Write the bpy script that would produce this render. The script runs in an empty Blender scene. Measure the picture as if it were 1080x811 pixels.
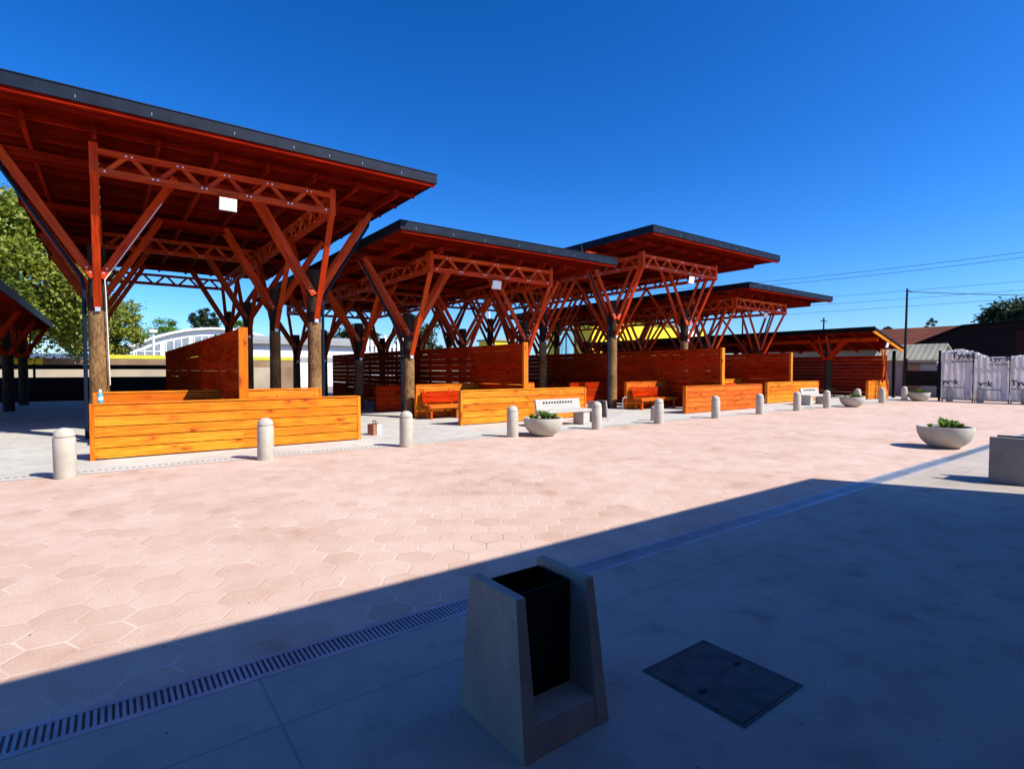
import bpy, bmesh, math, random
from mathutils import Vector, Matrix, noise
R = math.radians
rng = random.Random(7)
scene = bpy.context.scene
COL = scene.collection

# ------------------------------------------------------------------ node helpers
def new_mat(name):
    m = bpy.data.materials.new(name); m.use_nodes = True
    nt = m.node_tree; nt.nodes.clear()
    out = nt.nodes.new('ShaderNodeOutputMaterial')
    b = nt.nodes.new('ShaderNodeBsdfPrincipled')
    nt.links.new(b.outputs[0], out.inputs[0])
    return m, nt, b
def N(nt, t, **kw):
    n = nt.nodes.new(t)
    for k, v in kw.items():
        if k.startswith('i_'):
            key = k[2:]
            n.inputs[int(key) if key.isdigit() else key].default_value = v
        else: setattr(n, k, v)
    return n
def L(nt, a, b): nt.links.new(a, b)
def ramp(nt, fac, stops):
    r = nt.nodes.new('ShaderNodeValToRGB')
    el = r.color_ramp.elements
    while len(el) < len(stops): el.new(0.5)
    for e, (p, c) in zip(el, stops):
        e.position = p; e.color = (*c, 1) if len(c) == 3 else c
    L(nt, fac, r.inputs[0]); return r
def math_n(nt, op, a, b=None, clamp=False):
    n = nt.nodes.new('ShaderNodeMath'); n.operation = op; n.use_clamp = clamp
    for i, v in enumerate((a, b)):
        if v is None: continue
        if isinstance(v, (int, float)): n.inputs[i].default_value = v
        else: L(nt, v, n.inputs[i])
    return n.outputs[0]
def mixc(nt, fac, a, b, mode='MIX'):
    n = nt.nodes.new('ShaderNodeMix'); n.data_type = 'RGBA'; n.blend_type = mode
    for idx, v in ((0, fac), (6, a), (7, b)):
        if isinstance(v, (int, float)): n.inputs[idx].default_value = v
        elif isinstance(v, tuple): n.inputs[idx].default_value = (*v, 1)
        else: L(nt, v, n.inputs[idx])
    return n.outputs[2]
def bump(nt, bsdf, h, dist=0.01, strength=0.5):
    b = N(nt, 'ShaderNodeBump'); b.inputs['Strength'].default_value = strength; b.inputs['Distance'].default_value = dist
    L(nt, h, b.inputs['Height']); L(nt, b.outputs[0], bsdf.inputs['Normal'])

def wood(name, dark, mid, light, rough=0.5, knots=True, var=0.5, spec=0.1):
    m, nt, b = new_mat(name)
    at = N(nt, 'ShaderNodeAttribute', attribute_name='gc')
    rn = N(nt, 'ShaderNodeAttribute', attribute_name='rnd')
    mp = N(nt, 'ShaderNodeMapping'); mp.inputs['Scale'].default_value = (0.9, 16, 16)
    L(nt, at.outputs['Vector'], mp.inputs[0])
    n1 = N(nt, 'ShaderNodeTexNoise'); n1.inputs['Scale'].default_value = 2.2; n1.inputs['Detail'].default_value = 5; n1.inputs['Distortion'].default_value = 0.6
    L(nt, mp.outputs[0], n1.inputs['Vector'])
    g = ramp(nt, n1.outputs[0], [(0.3, dark), (0.5, mid), (0.72, light)])
    mp2 = N(nt, 'ShaderNodeMapping'); mp2.inputs['Scale'].default_value = (0.7, 2.5, 2.5)
    L(nt, at.outputs['Vector'], mp2.inputs[0])
    n2 = N(nt, 'ShaderNodeTexNoise'); n2.inputs['Scale'].default_value = 1.6; n2.inputs['Detail'].default_value = 3
    L(nt, mp2.outputs[0], n2.inputs['Vector'])
    patch = ramp(nt, n2.outputs[0], [(0.42, (0, 0, 0)), (0.68, (1, 1, 1))])
    c = mixc(nt, math_n(nt, 'MULTIPLY', patch.outputs[0], 0.45), g.outputs[0], dark)
    rt = ramp(nt, math_n(nt, 'FRACT', math_n(nt, 'MULTIPLY', rn.outputs['Fac'], 7.3)), [(0.0, (1.0, 0.72, 0.5)), (0.5, (1, 1, 1)), (1.0, (1.0, 1.12, 1.1))])
    c = mixc(nt, 1.0, c, rt.outputs[0], 'MULTIPLY')
    hv = math_n(nt, 'ADD', math_n(nt, 'MULTIPLY', rn.outputs['Fac'], var), 1.0 - var * 0.5)
    vm = N(nt, 'ShaderNodeVectorMath', operation='SCALE'); L(nt, c, vm.inputs[0]); L(nt, hv, vm.inputs['Scale'])
    c = vm.outputs[0]
    if knots:
        mk = N(nt, 'ShaderNodeMapping'); mk.inputs['Scale'].default_value = (1.9, 4.8, 4.2)
        L(nt, at.outputs['Vector'], mk.inputs[0])
        nd = N(nt, 'ShaderNodeTexNoise'); nd.inputs['Scale'].default_value = 9; nd.inputs['Detail'].default_value = 3
        L(nt, at.outputs['Vector'], nd.inputs['Vector'])
        va = N(nt, 'ShaderNodeVectorMath', operation='MULTIPLY_ADD'); L(nt, nd.outputs['Color'], va.inputs[0]); va.inputs[1].default_value = (0.35, 0.35, 0.35); L(nt, mk.outputs[0], va.inputs[2])
        vo = N(nt, 'ShaderNodeTexVoronoi'); vo.inputs['Scale'].default_value = 1.0
        L(nt, va.outputs[0], vo.inputs['Vector'])
        halo = ramp(nt, vo.outputs['Distance'], [(0.10, (1, 1, 1)), (0.36, (0, 0, 0))])
        c = mixc(nt, math_n(nt, 'MULTIPLY', halo.outputs[0], 0.6), c, (dark[0] * 0.8, dark[1] * 0.5, dark[2]))
        kk = ramp(nt, vo.outputs['Distance'], [(0.06, (1, 1, 1)), (0.16, (0, 0, 0))])
        c = mixc(nt, math_n(nt, 'MULTIPLY', kk.outputs[0], 0.75), c, (dark[0] * 0.28, dark[1] * 0.2, dark[2] * 0.3))
    L(nt, c, b.inputs['Base Color'])
    b.inputs['Roughness'].default_value = rough; b.inputs['Specular IOR Level'].default_value = spec
    bump(nt, b, n1.outputs[0], 0.004, 0.5)
    return m

def concrete(name, c0, c1, rough=0.85, scale=1.0, spots=0.25, bumpd=0.004):
    m, nt, b = new_mat(name)
    tc = N(nt, 'ShaderNodeTexCoord')
    n1 = N(nt, 'ShaderNodeTexNoise'); n1.inputs['Scale'].default_value = 1.3 * scale; n1.inputs['Detail'].default_value = 8; n1.inputs['Roughness'].default_value = 0.62
    L(nt, tc.outputs['Object'], n1.inputs['Vector'])
    n2 = N(nt, 'ShaderNodeTexNoise'); n2.inputs['Scale'].default_value = 38 * scale; n2.inputs['Detail'].default_value = 4
    L(nt, tc.outputs['Object'], n2.inputs['Vector'])
    a = ramp(nt, n1.outputs[0], [(0.3, c0), (0.7, c1)])
    sp = ramp(nt, n2.outputs[0], [(0.35, (1, 1, 1)), (0.5, (0, 0, 0))])
    c = mixc(nt, math_n(nt, 'MULTIPLY', sp.outputs[0], spots), a.outputs[0], tuple(x * 0.55 for x in c0))
    L(nt, c, b.inputs['Base Color']); b.inputs['Roughness'].default_value = rough
    bump(nt, b, n2.outputs[0], bumpd, 0.5)
    return m

def plain(name, c, rough=0.6, metal=0.0, var=0.12, scale=4.0):
    m, nt, b = new_mat(name)
    tc = N(nt, 'ShaderNodeTexCoord')
    n = N(nt, 'ShaderNodeTexNoise'); n.inputs['Scale'].default_value = scale; n.inputs['Detail'].default_value = 5
    L(nt, tc.outputs['Object'], n.inputs['Vector'])
    r = ramp(nt, n.outputs[0], [(0.3, tuple(x * (1 - var) for x in c)), (0.7, tuple(min(1, x * (1 + var)) for x in c))])
    L(nt, r.outputs[0], b.inputs['Base Color'])
    b.inputs['Roughness'].default_value = rough; b.inputs['Metallic'].default_value = metal
    if max(c) < 0.06: b.inputs['Specular IOR Level'].default_value = 0.12
    return m

def corrugated(name, c, axis=1, pitch=0.25, rough=0.6):
    m, nt, b = new_mat(name)
    tc = N(nt, 'ShaderNodeTexCoord')
    n = N(nt, 'ShaderNodeTexNoise'); n.inputs['Scale'].default_value = 0.8; n.inputs['Detail'].default_value = 6
    L(nt, tc.outputs['Object'], n.inputs['Vector'])
    r = ramp(nt, n.outputs[0], [(0.3, tuple(x * 0.72 for x in c)), (0.7, tuple(min(1, x * 1.15) for x in c))])
    L(nt, r.outputs[0], b.inputs['Base Color']); b.inputs['Roughness'].default_value = rough
    b.inputs['Specular IOR Level'].default_value = 0.1
    sx = N(nt, 'ShaderNodeSeparateXYZ'); L(nt, tc.outputs['Object'], sx.inputs[0])
    s = math_n(nt, 'SINE', math_n(nt, 'MULTIPLY', sx.outputs[axis], 2 * math.pi / pitch))
    bump(nt, b, s, 0.012, 0.5)
    return m

def leafmat(name, cols, trans=0.35):
    m, nt, b = new_mat(name)
    rn = N(nt, 'ShaderNodeAttribute', attribute_name='rnd')
    r = ramp(nt, rn.outputs['Fac'], [(i / (len(cols) - 1), c) for i, c in enumerate(cols)])
    L(nt, r.outputs[0], b.inputs['Base Color']); b.inputs['Roughness'].default_value = 0.55
    tr = N(nt, 'ShaderNodeBsdfTranslucent'); L(nt, r.outputs[0], tr.inputs[0])
    mx = N(nt, 'ShaderNodeMixShader'); mx.inputs[0].default_value = trans
    L(nt, b.outputs[0], mx.inputs[1]); L(nt, tr.outputs[0], mx.inputs[2])
    out = [n for n in nt.nodes if n.type == 'OUTPUT_MATERIAL'][0]
    L(nt, mx.outputs[0], out.inputs[0])
    return m

M = {}
M['orange'] = wood('orange_stained_pine', (0.54, 0.13, 0.010), (0.71, 0.215, 0.013), (0.82, 0.315, 0.024), 0.5, True, 0.3)
M['redorange'] = wood('reddish_stained_pine', (0.44, 0.065, 0.008), (0.60, 0.12, 0.011), (0.70, 0.19, 0.016), 0.5, True, 0.3)
M['red'] = wood('red_stained_timber', (0.27, 0.020, 0.004), (0.60, 0.060, 0.008), (0.72, 0.092, 0.012), 0.5, False, 0.4)
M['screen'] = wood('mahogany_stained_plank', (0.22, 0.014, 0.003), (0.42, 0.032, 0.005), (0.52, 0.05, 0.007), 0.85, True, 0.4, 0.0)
M['roofbeam'] = wood('shaded_roof_beam', (0.11, 0.006, 0.002), (0.24, 0.014, 0.004), (0.32, 0.022, 0.006), 0.8, False, 0.4, 0.02)  # darker copy of the red timber, under-roof shade put into its colour
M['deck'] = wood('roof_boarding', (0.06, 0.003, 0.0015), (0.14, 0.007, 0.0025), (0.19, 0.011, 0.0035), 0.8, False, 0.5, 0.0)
def bark():
    m, nt, b = new_mat('peeled_log')
    at = N(nt, 'ShaderNodeAttribute', attribute_name='gc')
    mp = N(nt, 'ShaderNodeMapping'); mp.inputs['Scale'].default_value = (5, 16, 16); L(nt, at.outputs['Vector'], mp.inputs[0])
    n1 = N(nt, 'ShaderNodeTexNoise'); n1.inputs['Scale'].default_value = 1.6; n1.inputs['Detail'].default_value = 6; n1.inputs['Roughness'].default_value = 0.7
    L(nt, mp.outputs[0], n1.inputs['Vector'])
    n2 = N(nt, 'ShaderNodeTexNoise'); n2.inputs['Scale'].default_value = 1.4; n2.inputs['Detail'].default_value = 4; L(nt, at.outputs['Vector'], n2.inputs['Vector'])
    c = ramp(nt, n1.outputs[0], [(0.32, (0.06, 0.03, 0.012)), (0.46, (0.24, 0.13, 0.05)), (0.60, (0.34, 0.205, 0.09)), (0.75, (0.46, 0.32, 0.17))])
    c2 = ramp(nt, n2.outputs[0], [(0.35, (0.6, 0.55, 0.5)), (0.65, (1.1, 1.08, 1.05))])
    vo = N(nt, 'ShaderNodeTexVoronoi'); vo.inputs['Scale'].default_value = 3.2; L(nt, at.outputs['Vector'], vo.inputs['Vector'])
    kk = ramp(nt, vo.outputs['Distance'], [(0.08, (1, 1, 1)), (0.22, (0, 0, 0))])
    cc = mixc(nt, 1.0, c.outputs[0], c2.outputs[0], 'MULTIPLY')
    cc = mixc(nt, math_n(nt, 'MULTIPLY', kk.outputs[0], 0.7), cc, (0.10, 0.035, 0.012))
    L(nt, cc, b.inputs['Base Color']); b.inputs['Roughness'].default_value = 0.85; b.inputs['Specular IOR Level'].default_value = 0.2
    bump(nt, b, n1.outputs[0], 0.02, 0.8); return m
M['bark'] = bark()
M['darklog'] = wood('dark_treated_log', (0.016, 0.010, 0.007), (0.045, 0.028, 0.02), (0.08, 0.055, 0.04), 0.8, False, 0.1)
M['fascia'] = plain('dark_flashing', (0.007, 0.013, 0.026), 0.5, 0.0, 0.35, 2.5)
M['roofmetal'] = plain('dark_roof_sheet', (0.02, 0.027, 0.036), 0.5)
M['clip'] = plain('grey_clip', (0.16, 0.18, 0.2), 0.5)
M['pipe'] = plain('dark_pipe', (0.008, 0.016, 0.032), 0.4)
M['black'] = plain('black_paint', (0.006, 0.006, 0.007), 0.5)
M['bolt'] = plain('zinc_bolt', (0.7, 0.7, 0.72), 0.35, 0.6)
M['white'] = plain('white_paint', (0.8, 0.8, 0.78), 0.5, 0, 0.04)
M['lens'] = plain('frosted_lens', (0.82, 0.82, 0.8), 0.35, 0, 0.03)
M['bollard'] = concrete('bollard_concrete', (0.40, 0.37, 0.30), (0.56, 0.52, 0.43), 0.88, 3.0, 0.35)
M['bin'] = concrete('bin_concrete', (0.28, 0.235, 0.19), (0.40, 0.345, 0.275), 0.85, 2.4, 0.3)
M['planter'] = concrete('planter_concrete', (0.38, 0.35, 0.29), (0.52, 0.48, 0.40), 0.85, 2.4, 0.2)
M['whitecon'] = concrete('white_concrete', (0.38, 0.36, 0.31), (0.50, 0.47, 0.41), 0.85, 2.0, 0.1)
M['soil'] = concrete('soil', (0.025, 0.017, 0.012), (0.06, 0.04, 0.028), 0.95, 6, 0.4, 0.02)
M['walk'] = None
M['steelplate'] = plain('cover_plate', (0.07, 0.066, 0.06), 0.7, 0.1, 0.45, 9)
M['galv'] = plain('galvanised_grate', (0.42, 0.45, 0.47), 0.45, 0.5, 0.2, 3)
M['leaf1'] = leafmat('tree_leaves', [(0.07, 0.11, 0.010), (0.16, 0.21, 0.016), (0.27, 0.30, 0.025), (0.38, 0.35, 0.05)])
M['leaf2'] = leafmat('bright_leaves', [(0.05, 0.13, 0.012), (0.11, 0.24, 0.02), (0.18, 0.32, 0.03)])
M['leaf3'] = leafmat('dark_leaves', [(0.015, 0.035, 0.01), (0.03, 0.06, 0.014), (0.055, 0.085, 0.02)])
M['plant'] = leafmat('planter_leaves', [(0.06, 0.14, 0.012), (0.13, 0.25, 0.02), (0.24, 0.36, 0.05)])
M['stem'] = plain('tree_bark', (0.09, 0.065, 0.045), 0.9, 0, 0.3)
M['wire'] = plain('cable', (0.02, 0.02, 0.022), 0.7)
M['wrap'] = None
M['ink'] = plain('wrap_ink', (0.03, 0.04, 0.07), 0.7)
M['brownroof'] = corrugated('brown_roof', (0.15, 0.048, 0.016), 1, 0.5)
M['darkwall'] = corrugated('dark_wall_sheet', (0.010, 0.007, 0.008), 1, 0.4)
M['maroon'] = plain('maroon_door', (0.035, 0.008, 0.008), 0.7)
M['whitewall'] = plain('whitewashed_wall', (0.75, 0.75, 0.73), 0.8, 0, 0.08, 1.0)
M['greywall'] = plain('grey_render', (0.30, 0.30, 0.29), 0.85, 0, 0.12, 1.0)
M['beige'] = plain('beige_wall', (0.44, 0.37, 0.27), 0.85, 0, 0.18, 0.8)
M['brownwall'] = plain('brown_wall', (0.24, 0.15, 0.085), 0.85, 0, 0.3, 0.8)
M['glass'] = plain('grey_glazing', (0.22, 0.25, 0.27), 0.2, 0, 0.3, 1.5)
M['yellow'] = plain('yellow_paint', (0.80, 0.60, 0.012), 0.55, 0, 0.06, 1)
M['lime'] = plain('lime_paint', (0.52, 0.50, 0.03), 0.6, 0, 0.1, 1)
M['teal'] = plain('teal_panel', (0.12, 0.32, 0.40), 0.5, 0, 0.3, 0.7)
M['plaster'] = plain('building_plaster', (0.25, 0.14, 0.09), 0.9, 0, 0.15, 0.5)
M['cream'] = corrugated('cream_sheet', (0.40, 0.37, 0.27), 1, 0.3)
M['blueplastic'] = plain('blue_plastic', (0.04, 0.36, 0.62), 0.4, 0, 0.1, 40)
M['brownbag'] = plain('brown_paper', (0.30, 0.12, 0.06), 0.8, 0, 0.4, 14)
M['bluewhite'] = plain('pale_blue_label', (0.55, 0.72, 0.80), 0.6, 0, 0.35, 30)
M['mountain'] = plain('far_hill', (0.07, 0.10, 0.15), 0.9, 0, 0.2, 0.02)

# -------- ground materials
def ground_mats():
    # pink stamped hexagon paving
    m, nt, b = new_mat('pink_hexagon_paving')
    tc = N(nt, 'ShaderNodeTexCoord')
    wn = N(nt, 'ShaderNodeTexNoise'); wn.inputs['Scale'].default_value = 3.5; wn.inputs['Detail'].default_value = 3
    L(nt, tc.outputs['Object'], wn.inputs['Vector'])
    ws = N(nt, 'ShaderNodeVectorMath', operation='MULTIPLY_ADD'); L(nt, wn.outputs['Color'], ws.inputs[0]); ws.inputs[1].default_value = (0.03, 0.03, 0); L(nt, tc.outputs['Object'], ws.inputs[2])
    S = 0.305
    mp = N(nt, 'ShaderNodeMapping'); mp.inputs['Rotation'].default_value = (0, 0, R(35)); mp.inputs['Scale'].default_value = (1 / S, 1 / S, 0); mp.inputs['Location'].default_value = (700.3, 700.1, 0)
    L(nt, ws.outputs[0], mp.inputs[0])
    p = mp.outputs[0]; rv = (1, math.sqrt(3), 1); hv = (0.5, math.sqrt(3) / 2, 0)
    def vm(op, a, bb):
        n = N(nt, 'ShaderNodeVectorMath', operation=op)
        for i, v in enumerate((a, bb)):
            if v is None: continue
            if isinstance(v, tuple): n.inputs[i].default_value = v
            else: L(nt, v, n.inputs[i])
        return n
    a = vm('SUBTRACT', vm('MODULO', p, rv).outputs[0], hv).outputs[0]
    bb = vm('SUBTRACT', vm('MODULO', vm('SUBTRACT', p, hv).outputs[0], rv).outputs[0], hv).outputs[0]
    da = vm('DOT_PRODUCT', a, a).outputs['Value']; db = vm('DOT_PRODUCT', bb, bb).outputs['Value']
    sel = math_n(nt, 'LESS_THAN', da, db)
    mv = N(nt, 'ShaderNodeMix'); mv.data_type = 'VECTOR'
    L(nt, sel, mv.inputs[0]); L(nt, bb, mv.inputs[4]); L(nt, a, mv.inputs[5])
    g = mv.outputs[1]
    ab = vm('ABSOLUTE', g, None).outputs[0]
    d1 = vm('DOT_PRODUCT', ab, (0.5, math.sqrt(3) / 2, 0)).outputs['Value']
    sx = N(nt, 'ShaderNodeSeparateXYZ'); L(nt, ab, sx.inputs[0])
    dist = math_n(nt, 'SUBTRACT', 0.5, math_n(nt, 'MAXIMUM', d1, sx.outputs[0]))
    idv = vm('SUBTRACT', p, g).outputs[0]
    sn = vm('SNAP', vm('ADD', idv, (0.01, 0.01, 0)).outputs[0], (0.25, 0.25, 1)).outputs[0]
    wh = N(nt, 'ShaderNodeTexWhiteNoise', noise_dimensions='2D'); L(nt, sn, wh.inputs['Vector'])
    big = N(nt, 'ShaderNodeTexNoise'); big.inputs['Scale'].default_value = 0.55; big.inputs['Detail'].default_value = 6; big.inputs['Roughness'].default_value = 0.65
    L(nt, tc.outputs['Object'], big.inputs['Vector'])
    med = N(nt, 'ShaderNodeTexNoise'); med.inputs['Scale'].default_value = 4.5; med.inputs['Detail'].default_value = 6
    L(nt, tc.outputs['Object'], med.inputs['Vector'])
    fine = N(nt, 'ShaderNodeTexNoise'); fine.inputs['Scale'].default_value = 70; fine.inputs['Detail'].default_value = 3
    L(nt, tc.outputs['Object'], fine.inputs['Vector'])
    tile = math_n(nt, 'ADD', math_n(nt, 'MULTIPLY', wh.outputs['Value'], 0.22), math_n(nt, 'MULTIPLY', big.outputs[0], 0.85))
    tile = math_n(nt, 'ADD', tile, math_n(nt, 'MULTIPLY', med.outputs[0], 0.35))
    c = ramp(nt, tile, [(0.40, (0.43, 0.255, 0.165)), (0.56, (0.55, 0.375, 0.28)), (0.78, (0.615, 0.445, 0.35)), (1.0, (0.67, 0.51, 0.41))])
    sand = ramp(nt, fine.outputs[0], [(0.35, (0.86, 0.84, 0.82)), (0.65, (1.04, 1.03, 1.02))])
    c2 = mixc(nt, 1.0, c.outputs[0], sand.outputs[0], 'MULTIPLY')
    # joints: part filled with pale sand, part dark
    jm = ramp(nt, dist, [(0.014, (1, 1, 1)), (0.036, (0, 0, 0))])
    jn = N(nt, 'ShaderNodeTexNoise'); jn.inputs['Scale'].default_value = 0.9; jn.inputs['Detail'].default_value = 5
    L(nt, tc.outputs['Object'], jn.inputs['Vector'])
    jc = ramp(nt, jn.outputs[0], [(0.34, (0.34, 0.20, 0.145)), (0.44, (0.55, 0.40, 0.31)), (0.54, (0.72, 0.59, 0.49))])
    jv = N(nt, 'ShaderNodeTexNoise'); jv.inputs['Scale'].default_value = 2.3; jv.inputs['Detail'].default_value = 3
    L(nt, tc.outputs['Object'], jv.inputs['Vector'])
    jf = ramp(nt, jv.outputs[0], [(0.40, (0.0, 0.0, 0.0)), (0.66, (0.85, 0.85, 0.85))])
    c3 = mixc(nt, math_n(nt, 'MULTIPLY', jm.outputs[0], jf.outputs[0]), c2, jc.outputs[0])
    L(nt, c3, b.inputs['Base Color']); b.inputs['Roughness'].default_value = 0.8
    gr = ramp(nt, dist, [(0.0, (0, 0, 0)), (0.05, (1, 1, 1))])
    h = math_n(nt, 'ADD', math_n(nt, 'MULTIPLY', gr.outputs[0], 0.6), math_n(nt, 'MULTIPLY', med.outputs[0], 1.2))
    h = math_n(nt, 'ADD', h, math_n(nt, 'MULTIPLY', wh.outputs['Value'], 0.0))
    bump(nt, b, h, 0.008, 0.5)
    M['paving'] = m
    # smooth concrete with saw cuts
    def slab(name, c0, c1, px, py, ox, oy, rough):
        m, nt, b = new_mat(name)
        tc = N(nt, 'ShaderNodeTexCoord')
        n1 = N(nt, 'ShaderNodeTexNoise'); n1.inputs['Scale'].default_value = 0.7; n1.inputs['Detail'].default_value = 9; n1.inputs['Roughness'].default_value = 0.6; n1.inputs['Distortion'].default_value = 0.7
        L(nt, tc.outputs['Object'], n1.inputs['Vector'])
        n2 = N(nt, 'ShaderNodeTexNoise'); n2.inputs['Scale'].default_value = 60; n2.inputs['Detail'].default_value = 3
        L(nt, tc.outputs['Object'], n2.inputs['Vector'])
        n3 = N(nt, 'ShaderNodeTexNoise'); n3.inputs['Scale'].default_value = 3.5; n3.inputs['Detail'].default_value = 6; n3.inputs['Distortion'].default_value = 0.3
        L(nt, tc.outputs['Object'], n3.inputs['Vector'])
        r1 = ramp(nt, n1.outputs[0], [(0.28, c0), (0.72, c1)])
        st = ramp(nt, n3.outputs[0], [(0.52, (0, 0, 0)), (0.75, (1, 1, 1))])
        c = mixc(nt, math_n(nt, 'MULTIPLY', st.outputs[0], 0.45), r1.outputs[0], tuple(x * 0.55 for x in c0))
        n4 = N(nt, 'ShaderNodeTexNoise'); n4.inputs['Scale'].default_value = 9; n4.inputs['Detail'].default_value = 8; n4.inputs['Roughness'].default_value = 0.7
        L(nt, tc.outputs['Object'], n4.inputs['Vector'])
        sc = ramp(nt, n4.outputs[0], [(0.60, (0, 0, 0)), (0.72, (1, 1, 1))])
        c = mixc(nt, math_n(nt, 'MULTIPLY', sc.outputs[0], 0.35), c, tuple(min(1, x * 1.35) for x in c1))
        vs = N(nt, 'ShaderNodeTexVoronoi'); vs.inputs['Scale'].default_value = 1.7; L(nt, tc.outputs['Object'], vs.inputs['Vector'])
        sp = ramp(nt, vs.outputs['Distance'], [(0.018, (1, 1, 1)), (0.030, (0, 0, 0))])
        c = mixc(nt, math_n(nt, 'MULTIPLY', sp.outputs[0], 0.3), c, tuple(x * 0.4 for x in c0))
        sx = N(nt, 'ShaderNodeSeparateXYZ'); L(nt, tc.outputs['Object'], sx.inputs[0])
        def line(o, period, off):
            t = math_n(nt, 'ABSOLUTE', math_n(nt, 'SUBTRACT', math_n(nt, 'WRAP', math_n(nt, 'ADD', o, off + period / 2), 0.0), period / 2))
            return t
        def cut(o, period, off):
            n = nt.nodes.new('ShaderNodeMath'); n.operation = 'WRAP'
            L(nt, math_n(nt, 'SUBTRACT', o, off), n.inputs[0]); n.inputs[1].default_value = period / 2; n.inputs[2].default_value = -period / 2
            return math_n(nt, 'LESS_THAN', math_n(nt, 'ABSOLUTE', n.outputs[0]), 0.006)
        cx = cut(sx.outputs[0], px, ox); cy = cut(sx.outputs[1], py, oy)
        cc = math_n(nt, 'MAXIMUM', cx, cy)
        c = mixc(nt, math_n(nt, 'MULTIPLY', cc, 0.4), c, tuple(x * 0.35 for x in c0))
        L(nt, c, b.inputs['Base Color']); 
        rr = ramp(nt, n3.outputs[0], [(0.3, (rough - 0.1,) * 3), (0.7, (rough + 0.1,) * 3)])
        L(nt, rr.outputs[0], b.inputs['Roughness']); b.inputs['Specular IOR Level'].default_value = 0.25
        bump(nt, b, n2.outputs[0], 0.002, 0.4)
        return m
    M['forecourt'] = slab('polished_concrete', (0.36, 0.31, 0.255), (0.49, 0.42, 0.345), 3.4, 2.35, 0.6, 2.55, 0.75)
    M['walk'] = slab('pale_concrete', (0.44, 0.42, 0.36), (0.58, 0.56, 0.49), 4.15, 4.5, -1.75, 10.6, 0.75)
    M['dirt'] = concrete('dry_ground', (0.24, 0.20, 0.15), (0.36, 0.31, 0.24), 0.95, 0.15, 0.3, 0.02)
    # house wrap
    m, nt, b = new_mat('white_house_wrap')
    tc = N(nt, 'ShaderNodeTexCoord')
    n1 = N(nt, 'ShaderNodeTexNoise'); n1.inputs['Scale'].default_value = 3; n1.inputs['Detail'].default_value = 5
    L(nt, tc.outputs['Object'], n1.inputs['Vector'])
    r = ramp(nt, n1.outputs[0], [(0.3, (0.74, 0.71, 0.70)), (0.7, (0.88, 0.86, 0.83))])
    L(nt, r.outputs[0], b.inputs['Base Color']); b.inputs['Roughness'].default_value = 0.7
    bump(nt, b, n1.outputs[0], 0.03, 0.6)
    tr = N(nt, 'ShaderNodeBsdfTranslucent'); L(nt, r.outputs[0], tr.inputs[0])
    mx = N(nt, 'ShaderNodeMixShader'); mx.inputs[0].default_value = 0.45
    L(nt, b.outputs[0], mx.inputs[1]); L(nt, tr.outputs[0], mx.inputs[2])
    L(nt, mx.outputs[0], [n for n in nt.nodes if n.type == 'OUTPUT_MATERIAL'][0].inputs[0])
    M['wrap'] = m
ground_mats()

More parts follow.
